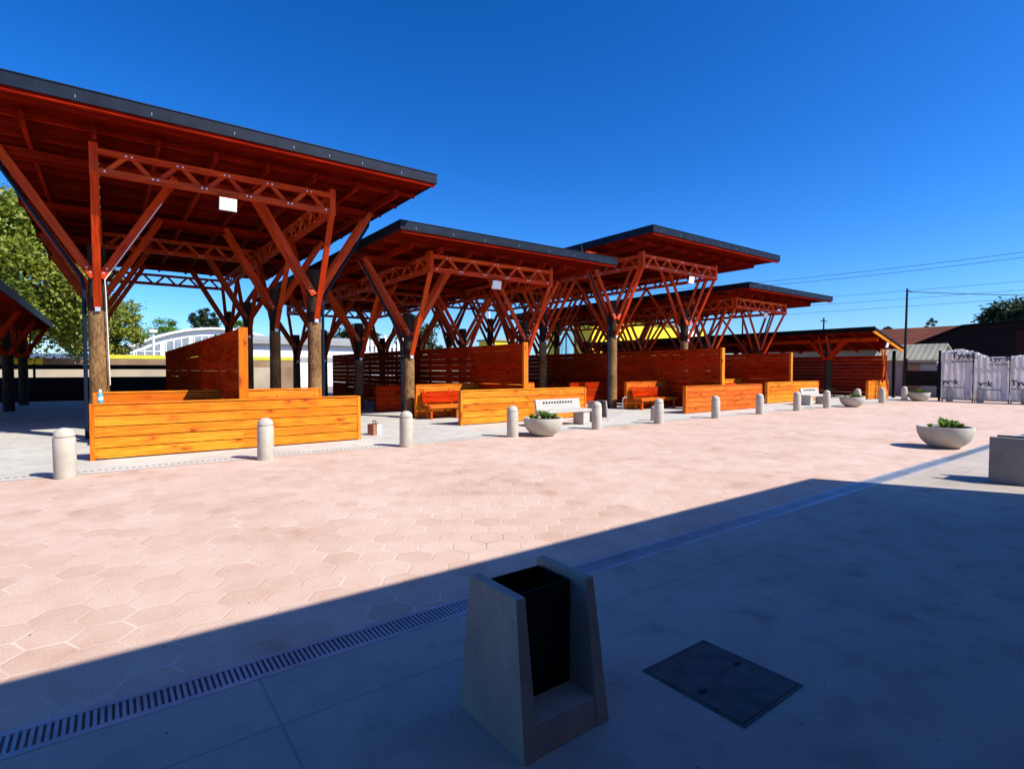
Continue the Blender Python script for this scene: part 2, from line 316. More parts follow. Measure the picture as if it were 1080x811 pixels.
# ------------------------------------------------------------------ mesh builder
class MB:
    def __init__(s): s.v = []; s.f = []; s.gc = []; s.rn = []; s.mi = []; s.sm = []; s.cur = 0
    def _add(s, vs, fs, gc, rn=None, smooth=False):
        o = len(s.v); s.v += [tuple(v) for v in vs]; s.gc += gc
        if rn is None: rn = rng.random()
        s.rn += [rn] * len(vs) if not isinstance(rn, list) else rn
        for f in fs: s.f.append(tuple(i + o for i in f)); s.mi.append(s.cur); s.sm.append(smooth)
    def box(s, x0, x1, y0, y1, z0, z1, axis=0, rn=None):
        vs = [(x, y, z) for x in (x0, x1) for y in (y0, y1) for z in (z0, z1)]
        off = (rng.uniform(0, 50), rng.uniform(0, 50), rng.uniform(0, 50))
        gc = []
        for v in vs:
            u = v[axis]; o = [v[i] for i in range(3) if i != axis]
            gc.append((u + off[0], o[0] + off[1], o[1] + off[2]))
        s._add(vs, [(0, 1, 3, 2), (4, 6, 7, 5), (0, 4, 5, 1), (2, 3, 7, 6), (0, 2, 6, 4), (1, 5, 7, 3)], gc, rn)
    def beam(s, p0, p1, w, h, up=(0, 0, 1), rn=None):
        # w: width along side axis, h: along up-ish axis
        p0 = Vector(p0); p1 = Vector(p1); d = p1 - p0; ln = d.length; d.normalize()
        side = d.cross(Vector(up))
        if side.length < 1e-4: side = d.cross(Vector((0, 1, 0)))
        side.normalize(); u = side.cross(d).normalized()
        off = (rng.uniform(0, 50), rng.uniform(0, 50), rng.uniform(0, 50))
        vs = []; gc = []
        for t, p in ((0, p0), (ln, p1)):
            for a in (-1, 1):
                for b in (-1, 1):
                    vs.append(p + side * (a * w / 2) + u * (b * h / 2)); gc.append((t + off[0], a * w / 2 + off[1], b * h / 2 + off[2]))
        s._add(vs, [(0, 1, 3, 2), (4, 6, 7, 5), (0, 4, 5, 1), (2, 3, 7, 6), (0, 2, 6, 4), (1, 5, 7, 3)], gc, rn)
    def tube(s, pts, r, n=8, caps=True):
        pts = [Vector(p) for p in pts]; rs = r if isinstance(r, list) else [r] * len(pts)
        vs = []; fs = []; gc = []; ln = 0
        prev = None
        for i, p in enumerate(pts):
            d = (pts[min(i + 1, len(pts) - 1)] - pts[max(i - 1, 0)]).normalized()
            if prev is None:
                a = d.cross(Vector((0, 0, 1)))
                if a.length < 1e-3: a = d.cross(Vector((0, 1, 0)))
                a.normalize()
            else: a = (prev - d * prev.dot(d)).normalized()
            prev = a; b = d.cross(a)
            if i: ln += (p - pts[i - 1]).length
            for k in range(n):
                t = 2 * math.pi * k / n
                q = a * math.cos(t) * rs[i] + b * math.sin(t) * rs[i]
                vs.append(p + q); gc.append((ln, q.x, q.y))
        for i in range(len(pts) - 1):
            for k in range(n):
                fs.append((i * n + k, i * n + (k + 1) % n, (i + 1) * n + (k + 1) % n, (i + 1) * n + k))
        if caps: fs.append(tuple(range(n))[::-1]); fs.append(tuple((len(pts) - 1) * n + k for k in range(n)))
        s._add(vs, fs, gc, None, True)
    def lathe(s, prof, n=24, c=(0, 0), wob=None, caps=True):
        vs = []; fs = []; gc = []
        ox, oy = rng.uniform(0, 50), rng.uniform(0, 50)
        for i, (r, z) in enumerate(prof):
            for k in range(n):
                t = 2 * math.pi * k / n
                rr = r if wob is None else r * (1 + wob(t, z))
                vs.append((c[0] + rr * math.cos(t), c[1] + rr * math.sin(t), z)); gc.append((z + ox, rr * math.cos(t) + oy, rr * math.sin(t)))
        for i in range(len(prof) - 1):
            for k in range(n):
                fs.append((i * n + k, i * n + (k + 1) % n, (i + 1) * n + (k + 1) % n, (i + 1) * n + k))
        if caps:
            if prof[0][0] > 1e-5: fs.append(tuple(range(n))[::-1])
            if prof[-1][0] > 1e-5: fs.append(tuple((len(prof) - 1) * n + k for k in range(n)))
        s._add(vs, fs, gc, None, True)
    def prism(s, poly, axis, a, b):
        # polygon in the plane normal to axis, extruded a..b
        def mk(q, t):
            l = list(q); l.insert(axis, t); return tuple(l)
        n = len(poly)
        vs = [mk(q, a) for q in poly] + [mk(q, b) for q in poly]
        fs = [tuple(range(n))[::-1], tuple(range(n, 2 * n))] + [(k, (k + 1) % n, n + (k + 1) % n, n + k) for k in range(n)]
        s._add(vs, fs, [tuple(v) for v in vs])
    def quad(s, vs, rn=None, smooth=False):
        s._add(vs, [tuple(range(len(vs)))], [tuple(v) for v in vs], rn, smooth)
    def build(s, name, mats, parent=None, loc=(0, 0, 0), bevel=0.0, seg=1, fix=True):
        me = bpy.data.meshes.new(name); me.from_pydata(s.v, [], s.f)
        a = me.attributes.new('gc', 'FLOAT_VECTOR', 'POINT'); a.data.foreach_set('vector', [c for g in s.gc for c in g])
        r = me.attributes.new('rnd', 'FLOAT', 'POINT'); r.data.foreach_set('value', s.rn)
        if not isinstance(mats, (list, tuple)): mats = [mats]
        for m in mats: me.materials.append(m)
        me.polygons.foreach_set('material_index', s.mi); me.polygons.foreach_set('use_smooth', s.sm)
        if fix or bevel:
            bm = bmesh.new(); bm.from_mesh(me)
            if fix: bmesh.ops.recalc_face_normals(bm, faces=bm.faces)
            if bevel: bmesh.ops.bevel(bm, geom=[e for e in bm.edges if not (e.is_manifold and e.calc_face_angle(0) < 0.5)], offset=bevel, segments=seg, affect='EDGES', profile=0.6)
            bm.to_mesh(me); bm.free()
        if any(s.sm):
            try: me.set_sharp_from_angle(angle=R(40))
            except Exception: pass
        o = bpy.data.objects.new(name, me); COL.objects.link(o)
        o.location = loc
        if parent: o.parent = parent
        return o

def empty(name, loc=(0, 0, 0), rz=0):
    o = bpy.data.objects.new(name, None); COL.objects.link(o); o.location = loc; o.rotation_euler = (0, 0, rz)
    o.empty_display_size = 0.2
    return o
def tag(o, label, cat, group=None):
    o['label'] = label; o['category'] = cat; o['kind'] = 'thing'
    if group: o['group'] = group
    return o
def struct(o, kind='structure'): o['kind'] = kind; return o
def copy_tree(o, parent=None):
    c = o.copy(); COL.objects.link(c); c.parent = parent
    for ch in list(o.children): copy_tree(ch, c)
    return c

# ------------------------------------------------------------------ the setting
def sheet(name, x0, x1, y0, y1, z, mat, th=None):
    b = MB(); b.quad([(x0, y0, z), (x1, y0, z), (x1, y1, z), (x0, y1, z)])
    return struct(b.build(name, mat, fix=False))
sheet('ground', -700, 900, -400, 1200, -0.02, M['dirt'])
sheet('concrete_forecourt', -30, 60, -12, 3.0, 0.0, M['forecourt'])
sheet('plaza_paving', -40, 60, 3.23, 10.55, 0.0, M['paving'])
sheet('pavilion_pavement', -40, 40, 10.55, 35, 0.004, M['walk'])

# drain channel with a slotted grate
t = tag(empty('drain_channel', (0, 3.115, 0)), 'long slotted metal drain grate between the pink paving and the grey concrete', 'drain')
b = MB()
x0, x1 = -14, 45
b.box(x0, x1, -0.115, -0.075, -0.04, 0.003); b.box(x0, x1, 0.075, 0.115, -0.04, 0.003)
x = x0
while x < x1:
    b.box(x, x + 0.015, -0.075, 0.075, -0.03, 0.001); x += 0.0275 if x < 12 else 0.055
b.build('grate', M['galv'], t, fix=False)
b = MB(); b.box(x0, x1, -0.112, 0.112, -0.06, -0.041); b.build('channel_bed', M['black'], t)
b = MB()
x = -8
while x < 40:
    b.box(x, x + 0.045, -0.012, 0.012, 0.0045, 0.008); x += 0.09
tag(b.build('slot_drain', M['black'], loc=(0, 10.8, 0)), 'fine dotted slot drain along the edge of the pavilion pavement', 'drain')

# manhole cover
t = tag(empty('manhole_cover', (2.525, 1.58, 0)), 'dark square steel access cover with two lifting holes in the shaded concrete', 'manhole cover')
b = MB(); b.box(-0.255, 0.255, -0.27, 0.27, -0.01, 0.006)
b.build('cover_plate', M['steelplate'], t, bevel=0.002)
b = MB()
for a0, a1, c0, c1 in ((-0.275, 0.275, -0.29, -0.274), (-0.275, 0.275, 0.274, 0.29), (-0.275, -0.259, -0.274, 0.274), (0.259, 0.275, -0.274, 0.274)):
    b.box(a0, a1, c0, c1, -0.01, 0.004)
b.build('cover_frame', M['steelplate'], t)
for sy in (-1, 1):
    b = MB(); b.lathe([(0.018, 0.0062), (0.017, 0.0075)], 14); b.box(-0.03, 0.03, -0.011, 0.011, 0.0062, 0.0072)
    b.build('lifting_hole', M['black'], t, loc=(sy * 0.185, 0.02 * sy, 0))

# loose grit and dry leaf crumbs
b = MB(); gr = random.Random(21)
for k in range(150):
    if k < 90: x, y = gr.uniform(-1.5, 7.5), gr.uniform(0.6, 3.0)
    else: x, y = gr.uniform(-2, 9), gr.uniform(3.3, 7.5)
    r = gr.uniform(0.003, 0.007)
    a = gr.uniform(0, 6.28); vs = []
    for q in range(5):
        t = a + q * 1.2566; vs.append((x + r * gr.uniform(0.6, 1.3) * math.cos(t), y + r * gr.uniform(0.6, 1.3) * math.sin(t), 0.002))
    vs.append((x, y, 0.002 + r * 0.7))
    b._add(vs, [(0, 1, 5), (1, 2, 5), (2, 3, 5), (3, 4, 5), (4, 0, 5)], [tuple(v) for v in vs])
struct(b.build('grit', M['soil'], fix=False), 'stuff')['label'] = 'scattered grit and leaf crumbs on the concrete and the paving'

# ------------------------------------------------------------------ pavilions
HX = 2.45          # half spacing of the log posts
ROW = 4.55
def wobf(seed):
    def f(t, z):
        return 0.035 * noise.noise(Vector((math.cos(t) * 1.2 + seed, math.sin(t) * 1.2, z * 0.9))) + 0.03 * noise.noise(Vector((math.cos(t) * 3 + seed, math.sin(t) * 3, z * 3.5)))
    return f
def log_mb(h, r, seed, zdark=None):
    b = MB(); n = int(h / 0.12)
    prof = [(r * (1.06 - 0.12 * i / n), h * i / n) for i in range(n + 1)]
    b.lathe(prof, 22, wob=wobf(seed))
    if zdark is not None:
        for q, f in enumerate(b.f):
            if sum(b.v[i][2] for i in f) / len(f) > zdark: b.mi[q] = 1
    return b

def truss_mb(span, z0, hgt, npan, axis):
    # truss along axis (0 x / 1 y), centred at 0
    b = MB()
    def P(u, z, off=0.0): return (u, off, z) if axis == 0 else (off, u, z)
    h = span / 2
    up = (0, 0, 1)
    for off in (-0.045, 0.045):
        b.beam(P(-h, z0 + 0.065, off), P(h, z0 + 0.065, off), 0.04, 0.13, up)
        b.beam(P(-h, z0 + hgt - 0.055, off), P(h, z0 + hgt - 0.055, off), 0.04, 0.11, up)
    for s in (-1, 1):
        b.beam(P(s * (h - 0.06), z0 - 0.03), P(s * (h - 0.06), z0 + hgt + 0.1), 0.14, 0.14, (0, 1, 0) if axis == 0 else (1, 0, 0))
    nodes = []
    for k in range(npan):
        u0 = -h + 0.2 + (span - 0.4) * k / npan; um = -h + 0.2 + (span - 0.4) * (k + 0.5) / npan; u1 = -h + 0.2 + (span - 0.4) * (k + 1) / npan
        for off in (0.0,):
            b.beam(P(u0 + 0.03, z0 + 0.05, off), P(um - 0.03, z0 + hgt - 0.05, off), 0.048, 0.09, up)
            b.beam(P(um + 0.03, z0 + hgt - 0.05, off), P(u1 - 0.03, z0 + 0.05, off), 0.048, 0.09, up)
        nodes += [(u0 + 0.045, z0 + 0.075), (um - 0.05, z0 + hgt - 0.07), (um + 0.05, z0 + hgt - 0.07), (u1 - 0.045, z0 + 0.075)]
    b.cur = 1
    for (u, z) in nodes:
        b.tube([P(u, z, -0.078), P(u, z, 0.078)], 0.02, 6)
    b.cur = 0
    return b

def make_pavilion(dz, ds, fy, half, ro, name='timber_pavilion'):
    """fy: distance roof front to first post row"""
    root = empty(name)
    S = 6.42 + dz + ds
    LEN = 2 * fy + 3 * ROW
    rows = [fy + ROW * k for k in range(4)]
    T0 = 5.63 + dz; TH = 0.53
    # roof
    b = MB()
    b.box(-half + 0.02, half - 0.02, 0.02, LEN - 0.02, S + 0.05, S + 0.20)  # deck
    n = int(2 * half / 0.5)
    for k in range(n + 1):
        x = -half + 0.06 + (2 * half - 0.12) * k / n
        b.box(x - 0.015, x + 0.015, 0.05, LEN - 0.05, S + 0.20, S + 0.24)
    roof = b.build('roof', M['roofmetal'], root, (ro, 0, 0))
    b = MB()
    for (a0, a1, c0, c1) in ((-half - 0.02, half + 0.02, -0.02, 0.018), (-half - 0.02, half + 0.02, LEN - 0.018, LEN + 0.02), (-half - 0.02, -half + 0.018, 0.018, LEN - 0.018), (half - 0.018, half + 0.02, 0.018, LEN - 0.018)):
        b.box(a0, a1, c0, c1, S + 0.0, S + 0.24)
    for (a0, a1, c0, c1) in ((-half - 0.035, half + 0.035, -0.035, 0.06), (-half - 0.035, half + 0.035, LEN - 0.06, LEN + 0.035), (-half - 0.035, -half + 0.06, 0.06, LEN - 0.06), (half - 0.06, half + 0.035, 0.06, LEN - 0.06)):
        b.box(a0, a1, c0, c1, S + 0.24, S + 0.26)
    x = -half + 1.1
    while x < half:
        b.box(x - 0.012, x + 0.012, -0.026, -0.02, S + 0.015, S + 0.23); x += 2.0
    y = 1.1
    while y < LEN:
        b.box(-half - 0.026, -half - 0.02, y - 0.012, y + 0.012, S + 0.015, S + 0.23); y += 2.0
    b.cur = 1
    x = -half + 0.45
    while x < half:
        b.box(x - 0.007, x + 0.007, -0.03, -0.0205, S + 0.05, S + 0.11); x += rng.uniform(0.8, 1.5)
    b.build('fascia', [M['fascia'], M['clip']], roof)
    # boarding seen from below
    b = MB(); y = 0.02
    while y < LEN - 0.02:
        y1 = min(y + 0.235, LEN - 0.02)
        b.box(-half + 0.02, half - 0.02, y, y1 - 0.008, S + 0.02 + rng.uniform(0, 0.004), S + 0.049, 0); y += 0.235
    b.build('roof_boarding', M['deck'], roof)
    # purlins (along x), rafters (along y)
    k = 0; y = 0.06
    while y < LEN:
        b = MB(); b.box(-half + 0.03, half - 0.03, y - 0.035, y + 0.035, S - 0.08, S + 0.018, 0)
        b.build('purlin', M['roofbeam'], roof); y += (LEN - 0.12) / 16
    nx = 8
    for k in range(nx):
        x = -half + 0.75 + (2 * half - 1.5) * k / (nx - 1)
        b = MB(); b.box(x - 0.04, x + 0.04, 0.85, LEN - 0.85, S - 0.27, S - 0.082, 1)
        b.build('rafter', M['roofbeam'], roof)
    # trusses across
    ys = [fy - 1.6] + [(rows[i] + rows[i + 1]) / 2 for i in range(3)] + [rows[3] + 1.6]
    for y in (ys[0], ys[2], ys[4]):
        truss_mb(2 * HX + 0.14, T0, TH, 5, 0).build('cross_truss', [M['red'], M['bolt']], root, (0, y, 0))
    sp = LEN - 2 * (fy - 1.6) - 0.16
    for sx in (-1, 1):
        truss_mb(sp, T0, TH, 17, 1).build('side_truss', [M['red'], M['bolt']], root, (sx * HX, LEN / 2, 0))
    # log posts with their braces
    zt = 4.42 + dz; zs = 3.70 + dz; zf = 3.02 + dz
    for i, y in enumerate(rows):
        for off in (-0.166, 0.166):
            b = MB(); b.box(-HX - 1.75, HX + 1.75, y + off - 0.02, y + off + 0.02, S - 0.43, S - 0.273, 0)
            b.build('tie_beam', M['roofbeam'], root)
        for sx in (-1, 1):
            px = sx * HX
            r = 0.185 if i == 0 else 0.18
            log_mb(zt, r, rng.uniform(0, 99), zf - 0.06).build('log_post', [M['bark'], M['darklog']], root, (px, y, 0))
            b = MB()
            yt = ys[i]
            # front and back braces (single boards, broad face to the front)
            for (sgn, yb, ytop) in ((-1, y - 0.20, ys[i]), (1, y + 0.20, ys[i + 1])):
                b = MB(); b.beam((px, yb, zf), (px, ytop, T0 + 0.05), 0.15, 0.06, (0, -sgn * 0.0 + 1, 0))
                b.cur = 1
                b.box(px - 0.05, px + 0.05, yb - 0.045, yb + 0.045, zf - 0.09, zf + 0.005)
                b.tube([(px, yb - 0.06 , zf + 0.16), (px, yb + 0.06, zf + 0.16)], 0.018, 6)
                b.build('brace', [M['red'], M['bolt']], root)
            for dirx in (-1, 1):
                outer = (dirx == sx)
                xt = px + dirx * (1.62 if outer else 1.55); ztop = S - 0.33
                for off in (-0.215, 0.215):
                    b = MB()
                    b.beam((px + dirx * 0.06, y + off, zs), (xt, y + off, ztop), 0.05, 0.155)
                    b.cur = 1
                    d = Vector((xt - px - dirx * 0.06, 0, ztop - zs)).normalized()
                    for q in (0.12, 0.24):
                        for lat in (0.03,):
                            p = Vector((px + dirx * 0.06, y + off, zs)) + d * q
                            b.tube([(p.x, p.y - 0.035, p.z), (p.x, p.y + 0.035, p.z)], 0.02, 6)
                    b.build('brace', [M['red'], M['bolt']], root)
    # downpipes at the first posts
    for sx in (-1, 1):
        y = rows[0] + 0.02
        b = MB()
        b.tube([(sx * (HX + 1.75), y + 0.1, S + 0.0), (sx * (HX + 1.7), y + 0.05, S - 0.25), (sx * (HX + 1.62), y, T0 + 0.30), (sx * (HX + 0.30), y, zs + 0.02), (sx * (HX + 0.25), y, zs - 0.2), (sx * (HX + 0.245), y, 0.02)], 0.042, 10)
        b.build('downpipe', M['pipe'], root)
    # a shaded ceiling cable tray with two lamps under the roof
    return root

PC = [2.27, 10.6, 19.45, 27.75]
tall = make_pavilion(0.0, 0.17, 2.75, 4.58, 0.3)
low = make_pavilion(-0.95, 0.02, 2.85, 4.35, 0.3)
tall2 = copy_tree(tall); low2 = copy_tree(low)
for o, dx, dzz in ((tall2, 1.3, 0.09), (low2, 0.95, 0.0)):
    for ch in o.children:
        if ch.name.startswith('roof'): ch.location.x = dx; ch.location.z = dzz
PY = [13.05, 13.97, 13.05, 13.97]
pav_names = ['tall pavilion nearest the camera', 'low second pavilion', 'tall third pavilion', 'low fourth pavilion']
for o, x, y, lab in ((tall, PC[0], PY[0], 'tall red timber pavilion on log posts nearest the camera, cut by the left edge'),
                     (low, PC[1], PY[1], 'low red timber pavilion, second in the row, tucked behind the white concrete bench'),
                     (tall2, PC[2], PY[2], 'tall red timber pavilion third in the row, its roof rising above both neighbours'),
                     (low2, PC[3], PY[3], 'low red timber pavilion fourth in the row, beside the sloping lean-to shelter')):
    o.location = (x, y, 0); tag(o, lab, 'pavilion', 'timber pavilions in a row')
# white conduit only on the nearest pavilion
b = MB(); y = 2.75 - 0.255
b.tube([(-1.19, y, 5.58), (-HX + 0.138, y, 3.65), (-HX + 0.15, y + 0.02, 3.45), (-HX + 0.2, y + 0.05, 1.25)], 0.011, 6)
b.build('conduit', M['white'], tall)

# floodlights on the trusses
def floodlight(loc, label, w=0.36, h=0.28, parent=None):
    t = tag(empty('floodlight', loc), label, 'floodlight', 'white floodlights on the trusses')
    t.rotation_euler = (R(12), 0, 0)
    b = MB(); b.box(-w / 2, w / 2, 0.0, 0.05, -h / 2, h / 2); b.build('housing', M['white'], t, bevel=0.006)
    b = MB(); b.box(-w / 2 + 0.025, w / 2 - 0.025, -0.006, -0.001, -h / 2 + 0.025, h / 2 - 0.025); b.build('lens', M['lens'], t)
    b = MB(); b.box(-w / 2 - 0.012, -w / 2 - 0.004, 0.01, 0.035, -0.02, h / 2 + 0.08); b.box(w / 2 + 0.004, w / 2 + 0.012, 0.01, 0.035, -0.02, h / 2 + 0.08); b.box(-w / 2 - 0.012, w / 2 + 0.012, 0.01, 0.035, h / 2 + 0.081, h / 2 + 0.09)
    b.build('bracket', M['black'], t)
    return t
FL = [((2.25, 13.90, 5.37), 'white floodlight under the truss of the nearest tall pavilion'), ((10.6, 15.12, 4.47), 'white floodlight under the truss of the low second pavilion'),
      ((19.75, 13.90, 5.37), 'white floodlight under the truss of the tall third pavilion'), ((28.0, 15.12, 4.47), 'white floodlight under the truss of the low fourth pavilion'),
      ((34.3, 11.62, 2.95), 'white floodlight on the sloping rafter of the lean-to shelter')]
for l, s in FL: floodlight(l, s)

# ------------------------------------------------------------------ plank walls, screens, benches
def half_wall(x0, x1, y, h, mat, label, group, nplank=5, back=True):
    t = tag(empty('plank_half_wall', ((x0 + x1) / 2, y, 0)), label, 'half wall', group)
    w = (x1 - x0) / 2
    b = MB(); ph = (h - 0.05) / nplank
    for k in range(nplank):
        z0 = 0.03 + k * ph
        cut = 0.0
        for (a, c) in ((-w + 0.07, cut - 0.001), (cut + 0.001, w - 0.07)):
            b.box(a, c, rng.uniform(0.0, 0.004), 0.035, z0, z0 + ph - 0.017, 0)
        b.cur = 1
        for xx in (-w + 0.10, -0.05, 0.05, w - 0.10, -w * 0.5, w * 0.5):
            for zz in (0.045, ph - 0.06):
                b.tube([(xx + rng.uniform(-.006, .006), -0.0015, z0 + zz), (xx, 0.01, z0 + zz)], 0.006, 6)
        b.cur = 0
        if back: b.box(-w + 0.07, w - 0.07, 0.085, 0.12, z0, z0 + ph - 0.012, 0)
    b.build('planks', [mat, M['black']], t)
    for s in (-1, 1):
        b = MB(); b.box(s * w - (0.068 if s > 0 else 0), s * w + (0 if s > 0 else 0.068), -0.012, 0.13, 0.0, h - 0.001, 2)
        b.build('end_post', mat, t, bevel=0.004)
    b = MB(); b.box(-w + 0.07, w - 0.07, -0.006, 0.126, h - 0.02, h + 0.012, 0); b.build('top_rail', mat, t, bevel=0.004)
    return t

def screen(x, y0, y1, h, label):
    t = tag(empty('plank_screen', (x, y0, 0)), label, 'screen wall', 'tall plank screens along the pavilions')
    b = MB(); n = 11; ph = (h - 0.03) / n; ln = y1 - y0
    for k in range(n):
        z0 = 0.03 + k * ph; y = 0.10
        while y < ln - 0.02:
            yy = min(y + 3.2, ln)
            g = 0.003 + (0.012 if rng.random() < 0.13 else 0.0)
            b.box(-0.045, -0.012, y, yy - 0.003, z0, z0 + ph - g, 1)
            y = yy
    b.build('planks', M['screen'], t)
    b = MB(); b.box(-0.085, 0.085, 0.0, 0.095, 0.0, h + 0.012, 2); b.build('end_post', M['orange'], t, bevel=0.004)
    y = 3.2
    while y < ln:
        b = MB(); b.box(-0.011, 0.07, y - 0.05, y + 0.05, 0.0, h - 0.02, 2); b.build('post', M['screen'], t); y += 3.2
    return t

def bench(x0, x1, y, label, matseat, matback):
    t = tag(empty('wooden_bench', ((x0 + x1) / 2, y, 0)), label, 'bench', 'plank benches in the booths')
    w = (x1 - x0) / 2
    b = MB()
    for k in range(2): b.box(-w, w, -0.30 + k * 0.23, -0.30 + k * 0.23 + 0.226, 0.42, 0.465, 0)
    b.box(-w, w, -0.318, -0.301, 0.35, 0.462, 0)
    b.build('seat', matseat, t, bevel=0.004)
    b = MB()
    for k in range(2):
        z0 = 0.52 + 0.19 * k; 
        b.beam((-w, 0.17 + 0.055 * k, z0 + 0.09), (w, 0.17 + 0.055 * k, z0 + 0.09), 0.035, 0.188, (0, 0.28, 1))
    b.build('backrest', matback, t)
    for x in (-w + 0.12, 0, w - 0.12):
        b = MB(); b.box(x - 0.03, x + 0.03, -0.25, -0.17, 0.0, 0.418, 2); b.box(x - 0.03, x + 0.03, 0.06, 0.14, 0, 0.418, 2)
        b.beam((x, 0.16, 0.40), (x, 0.27, 0.94), 0.05, 0.06, (0, 1, 0))
        b.beam((x, -0.25, 0.39), (x, 0.14, 0.39), 0.05, 0.055)
        b.build('leg', matseat, t)
    return t

HW = [(-0.29, 4.60, 12.0), (8.05, 13.02, 13.3), (16.75, 21.98, 12.0), (24.85, 30.02, 13.3)]
hwm = ['orange', 'orange', 'redorange', 'orange']
front_lab = ['long bright orange plank half wall nearest the camera under the tall pavilion', 'yellow orange plank half wall right behind the white concrete bench',
             'reddish orange plank half wall fronting the tall third pavilion', 'orange plank half wall fronting the low fourth pavilion beside the far concrete bench']
scr_lab = ['tall dark red plank screen seen edge-on behind the nearest orange half wall', 'dark red plank screen rising behind the white concrete bench',
           'long dark red plank screen rising above the reddish half wall of the third pavilion', 'dark red plank screen above the orange half wall of the fourth pavilion']
for i, (a, c, y) in enumerate(HW):
    half_wall(a, c, y, 1.0, M[hwm[i]], front_lab[i], 'orange plank half walls')
    half_wall(a, c, y + 2.8, 1.1, M[hwm[i]], 'orange plank booth wall behind the front half wall, ' + pav_names[i], 'inner booth walls')
    half_wall(a, c, y + 6.1, 1.0, M['screen'], 'shaded red plank booth wall deeper under the ' + pav_names[i], 'inner booth walls')  # same kind of half wall, its shade painted in as dark red
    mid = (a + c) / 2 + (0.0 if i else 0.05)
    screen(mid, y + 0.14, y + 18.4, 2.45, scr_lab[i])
    bench(a + 0.12, mid - 0.2, y + 2.42, 'orange bench with red backrest left of the screen, ' + pav_names[i], M['redorange'], M['screen'])
    bench(mid + 0.2, c - 0.1, y + 2.42, 'orange bench with red backrest right of the screen, ' + pav_names[i], M['redorange'], M['screen'])
    bench(a + 0.12, mid - 0.2, y + 8.5, 'shaded bench deeper inside, left of the screen, ' + pav_names[i], M['redorange'], M['screen'])

# ------------------------------------------------------------------ lean-to shelters at both ends
def lean_to(x_hi, x_lo, y0, y1, z_hi, z_lo, label):
    s = 1 if x_lo > x_hi else -1
    t = tag(empty('lean_to_shelter', (x_hi, y0, 0)), label, 'shelter')
    wx = x_lo - x_hi; ln = y1 - y0
    def Z(x): return z_hi + (z_lo - z_hi) * (x / wx)
    b = MB()
    n = 14
    # roof sheet as a thick sloping slab
    poly = [(0, Z(0) + 0.02), (wx, Z(wx) + 0.02), (wx, Z(wx) + 0.10), (0, Z(0) + 0.10)]
    b.prism(poly, 1, -0.1, ln); roof = b.build('roof', M['roofmetal'], t)
    b = MB(); b.prism([(-0.03 * s, Z(0) - 0.14), (-0.002 * s, Z(0) - 0.14), (-0.002 * s, Z(0) + 0.12), (-0.03 * s, Z(0) + 0.12)], 1, -0.12, ln); b.build('fascia', M['black'], roof)
    y = 0.0; k = 0
    while y < ln:
        b = MB(); b.beam((0.02 * s, y, Z(0) - 0.085), (wx * 1.0, y, Z(wx) - 0.085), 0.06, 0.17)
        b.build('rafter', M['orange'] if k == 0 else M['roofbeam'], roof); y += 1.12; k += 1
    for q in (0.08, 0.36, 0.64, 0.92):
        b = MB(); b.beam((wx * q, 0.04, Z(wx * q) + 0.0), (wx * q, ln - 0.1, Z(wx * q) + 0.0), 0.09, 0.045); b.build('purlin', M['roofbeam'], roof)
    b = MB()
    b.prism([(0.03 * s, Z(0.03 * s) + 0.001), (wx - 0.02 * s, Z(wx) + 0.006), (wx - 0.02 * s, Z(wx) + 0.019), (0.03 * s, Z(0.03 * s) + 0.018)], 1, -0.08, ln - 0.02)
    b.build('roof_boarding', M['deck'], roof)
    y = 2.6
    while y < ln:
        x = 0.95 * s
        hz = Z(x) - 0.35
        log_mb(hz, 0.17, rng.uniform(0, 99)).build('post', M['darklog'], t, (x, y, 0))
        for (dx, dy) in ((0.8, 0), (-0.75, 0), (0, 1.0), (0, -1.0)):
            for off in (-0.2, 0.2):
                ox, oy = (0, off) if dy == 0 else (off, 0)
                b = MB(); b.beam((x + ox + dx * 0.05, y + oy + dy * 0.05, hz - 1.0), (x + ox + dx, y + oy + dy, Z(x + dx) - 0.2), 0.05, 0.14, (0, 0, 1)); b.build('brace', M['screen'], t)
        y += 4.55
    b = MB(); b.beam((0.95 * s, 0.1, Z(0.95 * s) - 0.30), (0.95 * s, ln - 0.1, Z(0.95 * s) - 0.30), 0.12, 0.2); b.build('ridge_beam', M['screen'], t)
    for y in (0.3, ln / 3, 2 * ln / 3, ln - 0.3):
        b = MB(); b.box(wx - 0.32 * s - 0.07, wx - 0.32 * s + 0.07, y - 0.07, y + 0.07, 0, Z(wx * 0.92) - 0.17, 2); b.build('post', M['black'], t)
    return t
sh = lean_to(32.2, 36.4, 11.6, 33.0, 3.75, 2.78, 'low mono-pitch timber shelter with orange end rafters at the far end of the row')
# crossed poles at its front
for k, (a, c) in enumerate((((34.0, 11.75, 0.9), (34.55, 11.8, 2.72)), ((34.75, 11.72, 0.5), (33.95, 11.78, 2.72)))):
    b = MB(); b.tube([a, c], 0.05, 8); b.build('crossed_pole', M['redorange'], sh).location = Vector((-32.2, -11.6, 0))
dk = lean_to(-2.15, -6.6, 16.5, 34.0, 3.72, 2.75, 'dark low shelter at the far left with its eave dropping towards the trees')
dk.children[0]
